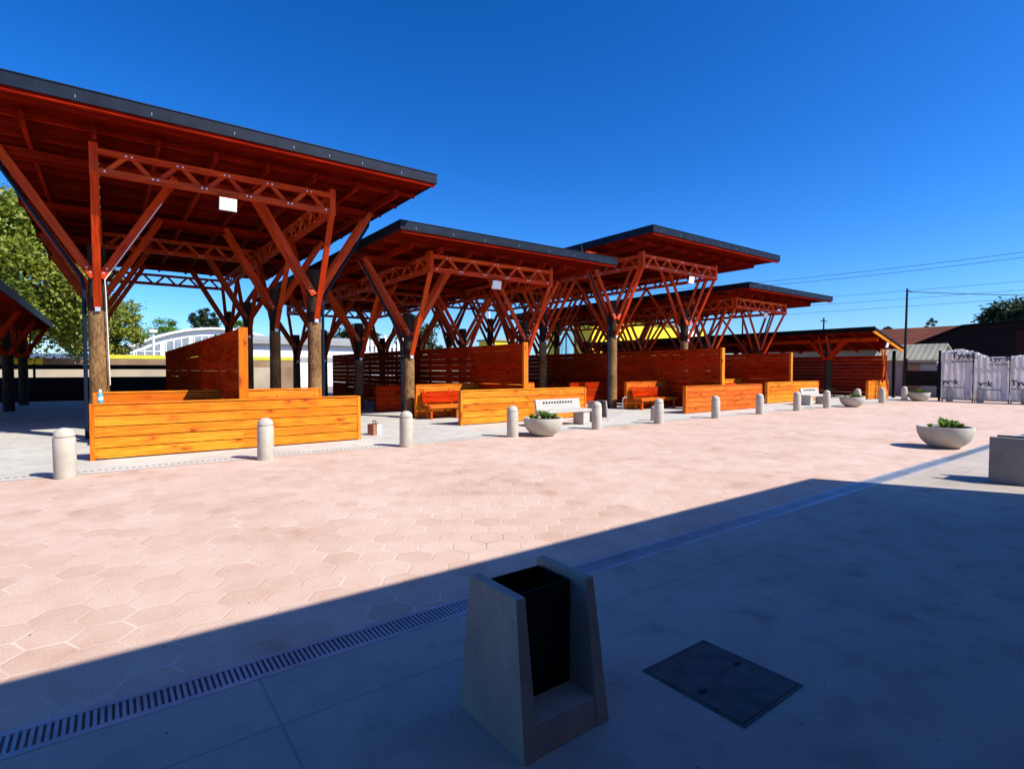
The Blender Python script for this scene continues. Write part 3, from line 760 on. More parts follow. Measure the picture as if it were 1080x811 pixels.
# walls of the far shelter
half_wall(32.85, 35.6, 12.0, 1.0, M['orange'], 'short orange plank half wall under the crossed poles of the far shelter', 'orange plank half walls')
t = tag(empty('plank_screen', (36.25, 12.3, 0)), 'long dark red plank screen closing the far side of the lean-to shelter', 'screen wall', 'tall plank screens along the pavilions')
b = MB(); n = 11; ph = 2.4 / n
for k in range(n):
    y = 0.0
    while y < 20:
        b.box(-0.04, 0.0, y, min(20, y + 3.2) - 0.004, 0.03 + k * ph, 0.03 + (k + 1) * ph - 0.008, 1); y += 3.2
b.build('planks', M['screen'], t)
bench(33.0, 36.0, 15.2, 'long red bench under the lean-to shelter in front of its plank screen', M['redorange'], M['screen'])

# ------------------------------------------------------------------ bollards
b = MB()
r = 0.138
b.lathe([(r * 0.97, 0), (r, 0.01), (r, 0.585), (r * 0.98, 0.598), (r * 0.86, 0.603), (r * 0.86, 0.618), (r * 0.96, 0.623), (r * 0.95, 0.645), (r * 0.88, 0.675), (r * 0.74, 0.708), (r * 0.5, 0.732), (r * 0.25, 0.743), (0.002, 0.746)], 28)
bol = b.build('bollard', M['bollard'])
BX = [(-0.54, 'round concrete bollard at the left end, before the corner of the nearest half wall'), (2.22, 'round concrete bollard standing in front of the nearest orange half wall'),
      (4.95, 'round concrete bollard in the gap right of the nearest half wall'), (7.72, 'round concrete bollard just left of the bowl planter by the white bench'),
      (10.55, 'round concrete bollard just right of the white concrete bench'), (13.15, 'round concrete bollard before the bench of the third pavilion'),
      (16.1, 'round concrete bollard by the left end of the reddish half wall'), (18.85, 'round concrete bollard before the middle of the reddish half wall'),
      (21.6, 'round concrete bollard before the gap between third and fourth half walls'), (24.15, 'round concrete bollard immediately left of the middle bowl planter'),
      (27.2, 'round concrete bollard immediately right of the middle bowl planter'), (30.0, 'round concrete bollard before the short half wall with crossed poles'), (32.9, 'round concrete bollard immediately left of the farthest bowl planter')]
for k, (x, lab) in enumerate(BX):
    o = bol if k == 0 else copy_tree(bol)
    o.location = (x, 10.36, 0); o.rotation_euler = (R(rng.uniform(-0.9, 0.9)), R(rng.uniform(-0.9, 0.9)), k * 1.3); tag(o, lab, 'bollard', 'round concrete bollards along the plaza edge')
# the line turns along the fence
for k, (y, lab) in enumerate(((8.75, 'dark bollard in front of the black gate'), (7.55, 'bollard before the seam of the wrapped fence panels'), (5.95, 'bollard before the wrapped fence at the right picture edge'))):
    o = copy_tree(bol); o.location = (33.9, y, 0); tag(o, lab, 'bollard', 'round concrete bollards along the plaza edge')
# second row stub behind the sixth one
o = copy_tree(bol); o.location = (13.72, 10.98, 0); o.scale = (0.8, 0.8, 0.62); tag(o, 'short pale concrete stub half hidden behind the bollard before the third pavilion bench', 'bollard', 'round concrete bollards along the plaza edge')

# ------------------------------------------------------------------ concrete litter bins
def make_bin(it=0.085):
    t = empty('concrete_bin')
    w, d, h = 0.245, 0.255, 0.645      # half width x, half depth y at base, height
    tw = 0.055; tx = 0.02
    def frust(b, x0b, x1b, x0t, x1t, yb0, yb1, yt0, yt1, z0, z1):
        vs = [(x0b, yb0, z0), (x1b, yb0, z0), (x1b, yb1, z0), (x0b, yb1, z0), (x0t, yt0, z1), (x1t, yt0, z1), (x1t, yt1, z1), (x0t, yt1, z1)]
        b._add(vs, [(3, 2, 1, 0), (4, 5, 6, 7), (0, 1, 5, 4), (1, 2, 6, 5), (2, 3, 7, 6), (3, 0, 4, 7)], [tuple(v) for v in vs])
    for s in (-1, 1):
        b = MB()
        xo_b, xo_t = s * w, s * (w - tx)
        xi_b, xi_t = s * (w - tw - 0.02), s * (w - tx - tw + 0.005)
        xs = sorted((xo_b, xi_b)); xt = sorted((xo_t, xi_t))
        frust(b, xs[0], xs[1], xt[0], xt[1], -d, d, -d + it, d - it + 0.02, 0, h)
        b.build('side_panel', M['bin'], t, bevel=0.006, seg=2)
    b = MB(); x = w - tw - 0.019
    frust(b, -x, x, -x, x, -d + 0.004, d - 0.004, -d + 0.024, d - 0.024, 0.0, 0.13)
    b.build('base_block', M['bin'], t, bevel=0.005, seg=2)
    b = MB(); x = w - tw - 0.028
    # open topped black liner
    y0, y1, z0, z1 = -0.075, 0.155, 0.132, 0.615
    b.box(-x, x, y0, y0 + 0.008, z0, z1); b.box(-x, x, y1 - 0.008, y1, z0, z1); b.box(-x, -x + 0.008, y0 + 0.008, y1 - 0.008, z0, z1); b.box(x - 0.008, x, y0 + 0.008, y1 - 0.008, z0, z1)
    b.box(-x + 0.008, x - 0.008, y0 + 0.008, y1 - 0.008, z0, z0 + 0.01)
    b.build('liner', M['black'], t)
    return t
bn = make_bin()
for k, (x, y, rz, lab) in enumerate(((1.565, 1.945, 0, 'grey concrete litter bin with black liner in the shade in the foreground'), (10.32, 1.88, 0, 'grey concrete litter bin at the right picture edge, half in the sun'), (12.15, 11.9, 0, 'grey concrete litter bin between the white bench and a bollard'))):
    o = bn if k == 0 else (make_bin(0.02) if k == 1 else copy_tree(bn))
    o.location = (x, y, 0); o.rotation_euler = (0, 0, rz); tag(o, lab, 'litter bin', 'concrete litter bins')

# ------------------------------------------------------------------ bowl planters with plants
def make_bowl():
    t = empty('bowl_planter')
    b = MB()
    prof = [(0.20, 0.0), (0.235, 0.01), (0.33, 0.075), (0.415, 0.17), (0.465, 0.29), (0.485, 0.425), (0.48, 0.438), (0.43, 0.438), (0.425, 0.42), (0.41, 0.36)]
    b.lathe(prof, 40, caps=False); b.build('bowl', M['planter'], t)
    b = MB(); b.lathe([(0.418, 0.385), (0.25, 0.405), (0.001, 0.415)], 24, caps=False); b.build('soil', M['soil'], t)
    return t
def plant_mb(seed, n, hgt, spread):
    r = random.Random(seed); b = MB()
    for k in range(n):
        a = r.uniform(0, 6.283); l = hgt * r.uniform(0.5, 1.1); sp = spread * r.uniform(0.3, 1.0)
        w = 0.021 * r.uniform(0.6, 1.5); dx, dy = math.cos(a), math.sin(a)
        base = Vector((dx * 0.02, dy * 0.02, 0)); mid = Vector((dx * sp * 0.5, dy * sp * 0.5, l * 0.75)); tip = Vector((dx * sp, dy * sp, l * r.uniform(0.55, 1.0)))
        sd = Vector((-dy, dx, 0)) * w
        rn = r.random()
        b._add([base - sd * 0.3, base + sd * 0.3, mid + sd, mid - sd, tip], [(0, 1, 2, 3), (3, 2, 4)], [(0, 0, 0)] * 5, rn)
    return b
bowl = make_bowl()
plants = [plant_mb(s, 44, h, sp).build('leafy_plant', M['plant'], fix=False) for s, h, sp in ((1, 0.20, 0.17), (2, 0.15, 0.14), (3, 0.11, 0.12))]
pfirst = [True] * 3
BL = [((13.8, 3.62), 'big concrete bowl planter alone on the sunny paving at the right', 'alone on the sunny paving'), ((8.45, 10.1), 'concrete bowl planter in front of the white concrete bench', 'in front of the white bench'),
      ((25.7, 10.0), 'concrete bowl planter between two bollards before the fourth half wall', 'between two bollards'), ((33.3, 9.85), 'farthest concrete bowl planter, by the black gate', 'by the black gate')]
for k, ((x, y), lab, wh) in enumerate(BL):
    o = bowl if k == 0 else copy_tree(bowl)
    o.location = (x, y, 0); o.rotation_euler = (0, 0, k); tag(o, lab, 'planter', 'concrete bowl planters')
    rr = random.Random(k + 5)
    for j, (pi, dx, dy) in enumerate(((0, 0.02, 0.05), (1, -0.27, -0.05), (1, 0.22, 0.08), (0, -0.08, -0.14), (2, 0.14, -0.22), (2, -0.2, 0.2), (1, 0.28, -0.10))):
        pp = plants[pi]
        if pfirst[pi]: q = pp; pfirst[pi] = False
        else: q = copy_tree(pp)
        q.location = (x + dx, y + dy, 0.405); q.rotation_euler = (0, 0, rr.uniform(0, 6)); s = rr.uniform(0.8, 1.25); q.scale = (s, s, s)
        tag(q, 'small green leafy plant in the bowl planter ' + wh, 'plant', 'plants in the bowl planter ' + wh)

# ------------------------------------------------------------------ concrete benches
def make_cbench():
    t = empty('concrete_bench')
    b = MB(); b.box(-0.9, 0.9, -0.25, 0.2, 0.38, 0.46); b.build('seat', M['whitecon'], t, bevel=0.01)
    b = MB()
    b.beam((-0.84, 0.235, 0.60), (0.84, 0.235, 0.60), 0.07, 0.30, (0, 0.22, 1))
    b.cur = 1
    for k in range(11):
        x = -0.58 + k * 0.105
        b.box(x, x + 0.045, 0.19, 0.216, 0.64, 0.68)
    b.build('backrest', [M['whitecon'], M['black']], t, bevel=0.0)
    for s in (-1, 1):
        b = MB(); b.box(s * 0.72 - 0.13, s * 0.72 + 0.13, -0.22, 0.22, 0.0, 0.379); b.build('leg', M['whitecon'], t, bevel=0.01)
    return t
cb = make_cbench()
for k, (x, y, lab) in enumerate(((10.45, 11.6, 'white concrete bench with slotted backrest behind the bowl planter'), (26.0, 11.7, 'white concrete bench far along the row before the fourth half wall'))):
    o = cb if k == 0 else copy_tree(cb)
    o.location = (x, y, 0.004); tag(o, lab, 'bench', 'white concrete benches')

# ------------------------------------------------------------------ small things
t = tag(empty('paint_bottle', (-0.13, 12.06, 1.012)), 'blue and white plastic bottle standing on the nearest orange half wall', 'bottle')
b = MB(); b.lathe([(0.038, 0), (0.042, 0.01), (0.042, 0.12), (0.036, 0.15), (0.018, 0.175), (0.018, 0.19)], 16); b.build('body', M['blueplastic'], t)
b = MB(); b.lathe([(0.022, 0.19), (0.022, 0.225), (0.012, 0.24)], 12); b.build('cap', M['white'], t)
b = MB(); b.lathe([(0.0428, 0.05), (0.0428, 0.11)], 16, caps=False); b.build('paper_band', M['bluewhite'], t)
t = tag(empty('paper_bag', (5.22, 12.7, 0.004), 0.5), 'small open paper bag with handle and pale blue side standing on the pavement', 'bag')
b = MB()
for (a0, a1, c0, c1) in ((-0.15, 0.15, -0.09, -0.083), (-0.15, 0.15, 0.083, 0.09), (-0.15, -0.143, -0.083, 0.083), (0.143, 0.15, -0.083, 0.083)): b.box(a0, a1, c0, c1, 0, 0.27)
b.box(-0.143, 0.143, -0.083, 0.083, 0, 0.006)
b.build('body', M['brownbag'], t)
b = MB(); b.box(0.0, 0.146, -0.0935, -0.0905, 0.01, 0.26); b.box(0.151, 0.154, -0.08, 0.08, 0.01, 0.26); b.build('pale_side', M['bluewhite'], t)
b = MB(); b.tube([(-0.13, -0.08, 0.25), (-0.13, -0.06, 0.36), (-0.05, 0, 0.36), (0.10, 0.03, 0.32), (0.13, 0.07, 0.25)], 0.012, 8); b.build('handle', M['stem'], t)
b = MB()
b.tube([(0, 0, 0), (0, 0, 0.38), (0.03, 0, 0.46), (0.1, 0, 0.5), (0.16, 0, 0.5)], 0.018, 8)
b.lathe([(0.03, 0.47), (0.04, 0.5), (0.03, 0.53)], 10, c=(0.19, 0))
tag(b.build('standpipe_tap', M['galv'], loc=(16.3, 14.6, 0.004)), 'small bent metal standpipe beside the log post of the third pavilion', 'tap')

# ------------------------------------------------------------------ right end: gate, wrapped fence, buildings
FX = 34.5
def text_mesh(s, size, name, mat, parent, mtx):
    cu = bpy.data.curves.new(name, 'FONT'); cu.body = s; cu.size = size; cu.extrude = 0.002; cu.offset = 0.010; cu.align_x = 'LEFT'
    o = bpy.data.objects.new(name, cu); COL.objects.link(o)
    me = bpy.data.meshes.new_from_object(o); COL.objects.unlink(o); bpy.data.objects.remove(o)
    me.materials.clear(); me.materials.append(mat)
    o = bpy.data.objects.new(name, me); COL.objects.link(o); o.parent = parent; o.matrix_local = mtx
    return o
def wrap_panel(y0, y1, h0, h1, label, texts, x=FX):
    t = tag(empty('wrapped_fence_panel', (x, y0, 0)), label, 'fence panel', 'fence panels covered in white wrap')
    ln = y0 - y1; b = MB(); nu, nv = 110, 14; rr = random.Random(int(y0 * 10))
    ph = rr.uniform(0, 9)
    vs = []; gcl = []
    for j in range(nv + 1):
        for i in range(nu + 1):
            u = i / nu; v = j / nv
            h = h0 + (h1 - h0) * u + 0.04 * math.sin(u * 7 + ph) + 0.05 * noise.noise(Vector((u * 5, ph, 0)))
            z = 0.06 + v * (h - 0.06)
            dx = 0.035 * math.sin(u * ln * 26 + ph + 1.5 * noise.noise(Vector((u * 4, v * 2, ph)))) * (0.4 + 0.6 * v) + 0.05 * noise.noise(Vector((u * 6, v * 4, ph + 5)))
            vs.append((-0.05 + dx, -u * ln, z)); gcl.append((u, v, 0))
    fs = []
    for j in range(nv):
        for i in range(nu):
            a = j * (nu + 1) + i; fs.append((a, a + 1, a + nu + 2, a + nu + 1))
    b._add(vs, fs, gcl, 0.5, True)
    o = b.build('wrap_sheet', M['wrap'], t, fix=False)
    so = o.modifiers.new('thick', 'SOLIDIFY'); so.thickness = 0.01
    for y in (0.0, -ln + 0.05):
        b = MB(); b.box(0.05, 0.11, y - 0.05, y, 0, max(h0, h1) - 0.12); b.build('post', M['black'], t)
    b = MB(); b.box(0.05, 0.1, -ln + 0.05, -0.051, 0.3, 0.36); b.box(0.05, 0.1, -ln + 0.05, -0.051, min(h0, h1) - 0.4, min(h0, h1) - 0.34); b.build('rail', M['black'], t)
    for (s, size, yy, zz) in texts:
        # face -X, reading direction -Y
        mtx = Matrix(((0, 0, -1, -0.135), (-1, 0, 0, -yy), (0, 1, 0, zz), (0, 0, 0, 1)))
        text_mesh(s, size, 'lettering', M['ink'], t, mtx)
        if size > 0.3:
            b = MB()
            x = 0.02
            while x < size * 2.3:
                w = rr.uniform(0.03, 0.09); b.box(-0.137, -0.133, -yy - x - w, -yy - x, zz - 0.20, zz - 0.15); x += w + 0.03
            b.build('small_print', M['ink'], t)
    return t
wrap_panel(9.25, 7.98, 2.62, 2.58, 'tall white wrapped fence panel next to the black gate', [('Tyvek', 0.40, 0.42, 2.18), ('yvek', 0.36, 0.06, 0.88)])
wrap_panel(7.94, 6.62, 2.42, 2.14, 'lower white wrapped fence panel with sagging top edge, second from the gate', [('Tyvek', 0.34, 0.55, 2.02), ('vek', 0.36, 0.22, 0.80)])
wrap_panel(6.58, 5.0, 2.26, 2.52, 'white wrapped fence panel cut by the right picture edge, top edge rising', [('Tyvek', 0.34, 0.05, 0.86), ('Tyvek', 0.34, 0.9, 1.9)])
wrap_panel(4.96, 3.0, 2.5, 2.4, 'white wrapped fence panel farthest right, beyond the picture edge', [('Tyvek', 0.4, 0.5, 1.9)])
# black gate
t = tag(empty('metal_gate', (FX, 9.3, 0)), 'black sheet metal gate left open beside the wrapped panels', 'gate')
b = MB(); b.box(0.0, 0.05, 0.1, 1.45, 0.75, 1.55); b.build('gate_sheet', M['black'], t)
b = MB(); b.box(-0.01, 0.07, 0, 0.09, 0, 2.6); b.box(-0.01, 0.07, 1.46, 1.53, 0, 2.2); b.box(0, 0.05, 0.095, 1.455, 1.9, 1.95); b.box(0, 0.05, 0.095, 1.455, 0.15, 0.2); b.build('gate_frame', M['black'], t)
# leaning lamp pole
t = tag(empty('street_pole', (34.7, 10.95, 0)), 'tall thin black pole standing beside the gate with one cable tied to its top', 'pole')
b = MB(); b.tube([(0, 0, 0), (0.08, 0, 3), (0.2, 0.0, 6.0)], [0.075, 0.065, 0.05], 10); b.build('pole', M['wire'], t)
b = MB(); b.tube([(0.2, 0, 5.86), (0.5, -0.12, 5.84)], 0.03, 8); b.build('arm', M['wire'], t)
# cream shed behind the shelter
t = tag(empty('garden_shed', (40.0, 12.2, 0)), 'small cream shed with pale roof between the shelter and the gate', 'shed')
b = MB(); b.box(-1.0, 1.6, -1.5, 1.6, 0, 2.3); b.build('wall', M['greywall'], t)
b = MB(); b.prism([(-1.25, 2.1), (0.2, 3.1), (1.85, 2.35), (1.85, 2.43), (0.2, 3.18), (-1.25, 2.18)], 1, -1.7, 1.8); b.build('roof', M['cream'], t)
b = MB(); b.box(-1.04, -1.003, -0.7, 0.2, 0.0, 1.9); b.build('door', M['brownwall'], t)
t = tag(empty('water_tank', (39.5, 9.9, 0)), 'pale blue tank seen through the gap of the gate', 'tank')
b = MB(); b.lathe([(0.75, 0), (0.8, 0.05), (0.8, 1.9), (0.7, 2.1), (0.2, 2.25), (0.001, 2.26)], 24); b.build('tank_body', M['teal'], t)
b = MB(); b.lathe([(0.12, 2.26), (0.14, 2.28), (0.14, 2.36), (0.001, 2.38)], 14); b.build('lid', M['white'], t)
# dark warehouse
t = tag(empty('warehouse', (50, 0, 0)), 'large dark sheet metal warehouse behind the wrapped fence', 'building')
b = MB(); b.prism([(15.4, 0), (15.4, 3.4), (12.2, 4.7), (4.0, 5.15), (-10, 5.0), (-10, 0)], 0, 0, 22); b.build('wall', M['darkwall'], t)
b = MB()
b.prism([(15.8, 3.2), (15.8, 3.32), (12.2, 4.86), (4.0, 5.3), (-10.2, 5.15), (-10.2, 5.03), (4.0, 5.18), (12.2, 4.74)], 0, -0.3, 22.3); b.build('roof', M['black'], t)
b = MB(); b.box(-0.06, -0.004, 5.5, 9.3, 0, 4.3); b.build('door', M['maroon'], t)
# brown roofed building
t = tag(empty('brown_roofed_building', (56, 20, 0)), 'low building with rust brown sheet roof between shelter and warehouse', 'building')
b = MB(); b.box(-3, 8, -6, 6, 0, 3.4); b.build('wall', M['greywall'], t)
b = MB(); b.prism([(-4.2, 3.25), (3.0, 5.3), (9.0, 3.3), (9.0, 3.42), (3.0, 5.42), (-4.2, 3.37)], 1, -6.6, 6.6); b.build('roof', M['brownroof'], t)
t = tag(empty('white_roofed_hall', (92, 34, 0)), 'long hall with bright white roof far behind the brown roof', 'building')
b = MB(); b.box(-6, 8, -14, 14, 0, 5.0); b.build('wall', M['greywall'], t)
b = MB(); b.prism([(-6.6, 4.9), (1, 7.2), (8.6, 4.9), (8.6, 5.05), (1, 7.35), (-6.6, 5.05)], 1, -14.5, 14.5); b.build('roof', M['whitewall'], t)

# ------------------------------------------------------------------ back side
t = tag(empty('perimeter_fence', (0, 36, 0)), 'low dark perimeter rail fence behind the left shelter and the nearest pavilion', 'fence')
b = MB(); b.box(-22, 6.5, -0.03, 0.03, 1.62, 1.86); b.box(-22, 6.5, -0.03, 0.03, 0.0, 1.22); b.build('boards', M['black'], t)
for k in range(10):
    b = MB(); x = -21 + 3 * k; b.box(x - 0.05, x + 0.05, 0.031, 0.11, 0, 1.9); b.build('post', M['black'], t)
b = MB(); b.box(-40, 9, -0.1, 0.1, 0, 1.75)
tag(b.build('garden_wall', M['beige'], loc=(0, 38.5, 0)), 'pale garden wall seen through the gap of the perimeter fence', 'wall')
t = tag(empty('boundary_wall', (0, 46, 0)), 'brown boundary wall topped by a lime yellow band behind the pavilions', 'wall')
b = MB(); b.box(-45, 12, -0.1, 0.1, 0, 2.35); b.build('wall', M['brownwall'], t)
b = MB(); b.box(0.0, 12, -0.13, 0.13, 2.352, 2.62); b.build('lime_band', M['lime'], t)
b = MB(); b.box(-4.9, -3.4, -0.14, -0.103, 1.75, 2.3); b.build('yellow_board', M['yellow'], t)
# greenhouse with arched roof
t = tag(empty('arched_hall', (11.6, 80, 0)), 'white arched hall with grey window grids behind the boundary wall', 'building')
b = MB(); 
def arch(x): return 6.8 - 2.6 * (abs(x) / 9.5) ** 2
pts = [(x, arch(x)) for x in [-9.5 + 0.95 * k for k in range(21)]]
b.prism([(-9.5, 0)] + pts + [(9.5, 0)], 1, 0, 30); b.build('wall', M['whitewall'], t)
b = MB(); pts2 = [(x * 1.02, z + 0.28) for x, z in pts]
b.prism(pts2 + [(x, z + 0.02) for x, z in reversed(pts)], 1, -0.6, 30.4); b.build('roof', M['white'], t)
for k in range(6):
    x0 = -8.9 + k * 3.05; x1 = x0 + 2.5
    for j in range(1):
        b = MB(); zt0 = min(arch(x0), arch(x1)) - 0.9
        b.prism([(x0, 2.2), (x1, 2.2), (x1, arch(x1) - 0.75), (x0, arch(x0) - 0.75)], 1, -0.10, -0.01)
        wv = b.build('window', M['glass'], t)
        b = MB()
        for q in range(4):
            xx = x0 + (x1 - x0) * q / 3.0; b.box(xx - 0.05, xx + 0.05, -0.16, -0.105, 2.1, arch(xx) - 0.7)
        b.box(x0, x1, -0.165, -0.161, 3.8, 3.92); b.build('window_bars', M['white'], wv)
t = tag(empty('white_mast', (3.9, 70, 0)), 'short white mast with a square head in front of the arched hall', 'mast')
b = MB(); b.tube([(0, 0, 0), (0, 0, 5.6)], 0.12, 8); b.build('pole', M['white'], t)
b = MB(); b.box(-0.35, 0.35, -0.35, 0.35, 5.6, 5.9); b.box(-0.2, 0.2, -0.2, 0.2, 5.45, 5.6); b.build('head', M['white'], t)
# long white low building
t = tag(empty('long_white_building', (14, 52, 0)), 'long low whitewashed building with a grey window strip beyond the first two pavilions', 'building')
b = MB(); b.box(-6, 8, 0, 6, 0, 3.9); b.build('wall', M['whitewall'], t)
b = MB(); b.box(-5.7, 7.7, -0.05, -0.004, 2.35, 2.75); b.build('window_strip', M['greywall'], t)
b = MB(); b.prism([(-0.5, 3.9), (6.5, 3.9), (6.5, 4.25), (3, 4.8), (-0.5, 4.25)], 0, -6.3, 8.3); b.build('roof', M['greywall'], t)
# row of white slats
t = tag(empty('white_picket_screen', (20.4, 46, 0)), 'row of tall white pickets beyond the second pavilion', 'fence')
b = MB()
for k in range(14):
    b.box(-2.6 + 0.42 * k, -2.6 + 0.42 * k + 0.22, 0, 0.06, 0, 4.3 + 0.5 * math.sin(k * 1.7)); 
b.build('pickets', M['white'], t)
b = MB(); b.box(-2.7, 3.4, 0.061, 0.11, 1.2, 1.35); b.build('rail', M['white'], t)
# small orange brick building
t = tag(empty('small_tan_building', (29, 54, 0)), 'small tan building with flat roof beyond the second pavilion', 'building')
b = MB(); b.box(-4, 4, 0, 5, 0, 3.7); b.build('wall', M['beige'], t)
b = MB(); b.box(-4.3, 4.3, -0.3, 5.3, 3.702, 3.95); b.build('roof', M['brownroof'], t)
# yellow shop and billboard
t = tag(empty('yellow_shop', (53, 46, 0)), 'bright yellow shop building behind the third pavilion', 'building')
b = MB(); b.box(-7, 9, 0, 8, 0, 7.6); b.build('wall', M['yellow'], t)
b = MB(); b.box(-7.3, 9.3, -0.4, 8.3, 7.602, 7.9); b.build('roof', M['greywall'], t)
for k in range(3):
    b = MB(); b.box(-5.5 + 4.6 * k, -2.9 + 4.6 * k, -0.06, -0.004, 1.0, 2.9); b.build('window', M['glass'], t)
t = tag(empty('white_shop_block', (66, 46, 0)), 'white block with a yellow pilaster right of the yellow shop', 'building')
b = MB(); b.box(-3.5, 1.0, 0, 6, 0, 7.2); b.build('wall', M['whitewall'], t)
b = MB(); b.box(1.003, 2.2, -0.3, 6, 0, 7.4); b.build('pilaster', M['yellow'], t)
b = MB(); b.box(-3.7, 1.0, -0.2, 6.2, 7.202, 7.4); b.build('roof', M['greywall'], t)
t = tag(empty('billboard', (39.8, 44, 0)), 'teal billboard on posts left of the yellow shop', 'billboard')
b = MB(); b.box(-1.3, 1.3, -0.06, 0.06, 2.6, 6.4); b.build('panel', M['teal'], t)
b = MB(); b.box(-1.4, 1.4, -0.08, 0.08, 1.9, 2.598); b.build('yellow_base', M['yellow'], t)
for s in (-1, 1):
    b = MB(); b.box(s * 1.0 - 0.08, s * 1.0 + 0.08, 0.085, 0.2, 0, 6.2); b.build('post', M['wire'], t)
t = tag(empty('ochre_kiosk', (33.5, 46, 0)), 'small ochre kiosk beside a white pole beyond the second pavilion', 'kiosk')
b = MB(); b.box(-1.5, 1.5, 0, 3, 0, 4.6); b.build('wall', M['yellow'], t)
b = MB(); b.box(-1.7, 1.7, -0.2, 3.2, 4.602, 4.8); b.build('roof', M['greywall'], t)
b = MB(); b.tube([(0, 0, 0), (0, 0, 7.5)], 0.11, 8)
tag(b.build('white_pole', M['white'], loc=(30.9, 45.5, 0)), 'white pole left of the ochre kiosk', 'pole')
# far hills
b = MB(); n = 60
vs = []; 
for k in range(n + 1):
    x = -260 + 900 * k / n
    h = 16 + 9 * noise.noise(Vector((x * 0.008, 1.3, 0))) + 3 * noise.noise(Vector((x * 0.03, 4.3, 0)))
    h *= max(0.25, min(1, (500 - x) / 400))
    vs += [(x, 620, -1), (x, 760, h)]
fs = [(2 * k, 2 * k + 2, 2 * k + 3, 2 * k + 1) for k in range(n)]
b._add(vs, fs, [tuple(v) for v in vs], 0.5, True)
struct(b.build('hills', M['mountain'], fix=False))

# ------------------------------------------------------------------ trees
def tree(x, y, h, rx, rz, label, mat, nclump=60, nleaf=170, leaf=0.17, seed=1, trunk_r=0.22, low=0.35, name='broadleaf_tree', group='trees beyond the pavilions'):
    r = random.Random(seed)
    t = tag(empty(name, (x, y, 0)), label, 'tree', group)
    cz = h - rz
    b = MB()
    b.tube([(0, 0, 0), (r.uniform(-.1, .1), r.uniform(-.1, .1), h * 0.25), (r.uniform(-.3, .3), r.uniform(-.3, .3), h * 0.5), (0.1, 0, h * 0.82)], [trunk_r * 1.2, trunk_r, trunk_r * 0.65, trunk_r * 0.15], 10)
    centers = []
    for k in range(nclump):
        while True:
            p = Vector((r.uniform(-1, 1), r.uniform(-1, 1), r.uniform(-1, 1)))
            if 0.15 < p.length < 1: break
        p = p.normalized() * (p.length ** 0.5)
        lob = 0.8 + 0.35 * noise.noise(p * 1.7 + Vector((seed * 3.1, 0, 0)))
        centers.append((Vector((p.x * rx * lob, p.y * rx * lob, cz + p.z * rz * lob)), r.uniform(0.55, 1.05)))
    for (c, s) in centers[:14]:
        st = Vector((0, 0, h * r.uniform(0.25, 0.55))); mid = st.lerp(c, 0.5) + Vector((0, 0, -0.2))
        b.tube([st, mid, c], [trunk_r * 0.4, trunk_r * 0.25, trunk_r * 0.06], 6)
    b.build('trunk', M['stem'], t)
    b = MB(); cs = rx * 0.30
    vs = []; fs = []; rn = []
    for (c, s) in centers:
        tone = r.uniform(0.0, 0.6)
        for k in range(nleaf):
            d = Vector((r.gauss(0, 1), r.gauss(0, 1), r.gauss(0, 0.75))); 
            p = c + d * cs * s * 0.42
            nrm = Vector((r.gauss(0, 1), r.gauss(0, 1), r.gauss(0.6, 1))).normalized()
            a = nrm.orthogonal().normalized(); a = (Matrix.Rotation(r.uniform(0, 6.28), 3, nrm) @ a); bb = nrm.cross(a)
            l = leaf * r.uniform(0.6, 1.4); w = l * 0.55
            o = len(vs)
            vs += [p - a * l, p + bb * w, p + a * l, p - bb * w]; fs.append((o, o + 1, o + 2, o + 3)); rn += [min(1, tone + r.uniform(0, 0.4))] * 4
    b._add(vs, fs, [(0, 0, 0)] * len(vs), rn)
    b.build('crown', mat, t, fix=False)
    return t
tree(-5.2, 44, 13.5, 6.2, 6.2, 'large leafy tree with yellow-green crown behind the left shelter', M['leaf1'], 190, 430, 0.13, 3, 0.4)
tree(-10.5, 50, 16, 6.5, 7.5, 'tall leafy tree at the left picture edge behind the large one', M['leaf1'], 100, 260, 0.16, 4, 0.4)
tree(-0.4, 49, 7.6, 2.7, 3.0, 'rounded bright green tree seen right of the nearest log post', M['leaf1'], 60, 230, 0.11, 5, 0.2)
tree(7.6, 112, 11.4, 3.6, 4.0, 'pointed light green tree left of the arched hall', M['leaf2'], 45, 150, 0.15, 6, 0.2)
tree(14.8, 118, 13.4, 2.7, 2.9, 'dark rounded tree rising behind the arched hall roof', M['leaf3'], 45, 150, 0.2, 7, 0.3)
tree(21.0, 124, 12.8, 2.0, 2.8, 'small bright tree right of the dark rounded one behind the arched hall', M['leaf2'], 40, 130, 0.2, 8, 0.25)
tree(23.2, 62, 7.4, 3.6, 3.2, 'hazy grey-green tree behind the white pickets', M['leaf3'], 50, 140, 0.17, 9, 0.2)
tree(33.5, 66, 9.4, 3.4, 4.2, 'grey-green tree seen through the braces of the second pavilion', M['leaf3'], 50, 140, 0.17, 10, 0.2)
tree(80, 14.6, 8.9, 4.2, 2.9, 'broad bushy tree rising over the dark warehouse roof', M['leaf3'], 80, 200, 0.2, 11, 0.3)
tree(82, 9.0, 8.3, 3.6, 2.8, 'bushy tree over the warehouse at the right picture edge', M['leaf3'], 60, 180, 0.2, 12, 0.3)
tree(74, 25.0, 6.8, 1.7, 1.8, 'dark shrubby tree over the brown roof, left of the pole', M['leaf3'], 40, 150, 0.17, 13, 0.2)
tree(74, 27.8, 6.6, 2.0, 1.9, 'low dark tree behind the lean-to roof end', M['leaf3'], 40, 150, 0.17, 14, 0.2)
tree(104, 29.3, 9.9, 0.9, 1.3, 'small lone tree on the skyline right of the pole', M['leaf3'], 22, 110, 0.12, 15, 0.2)

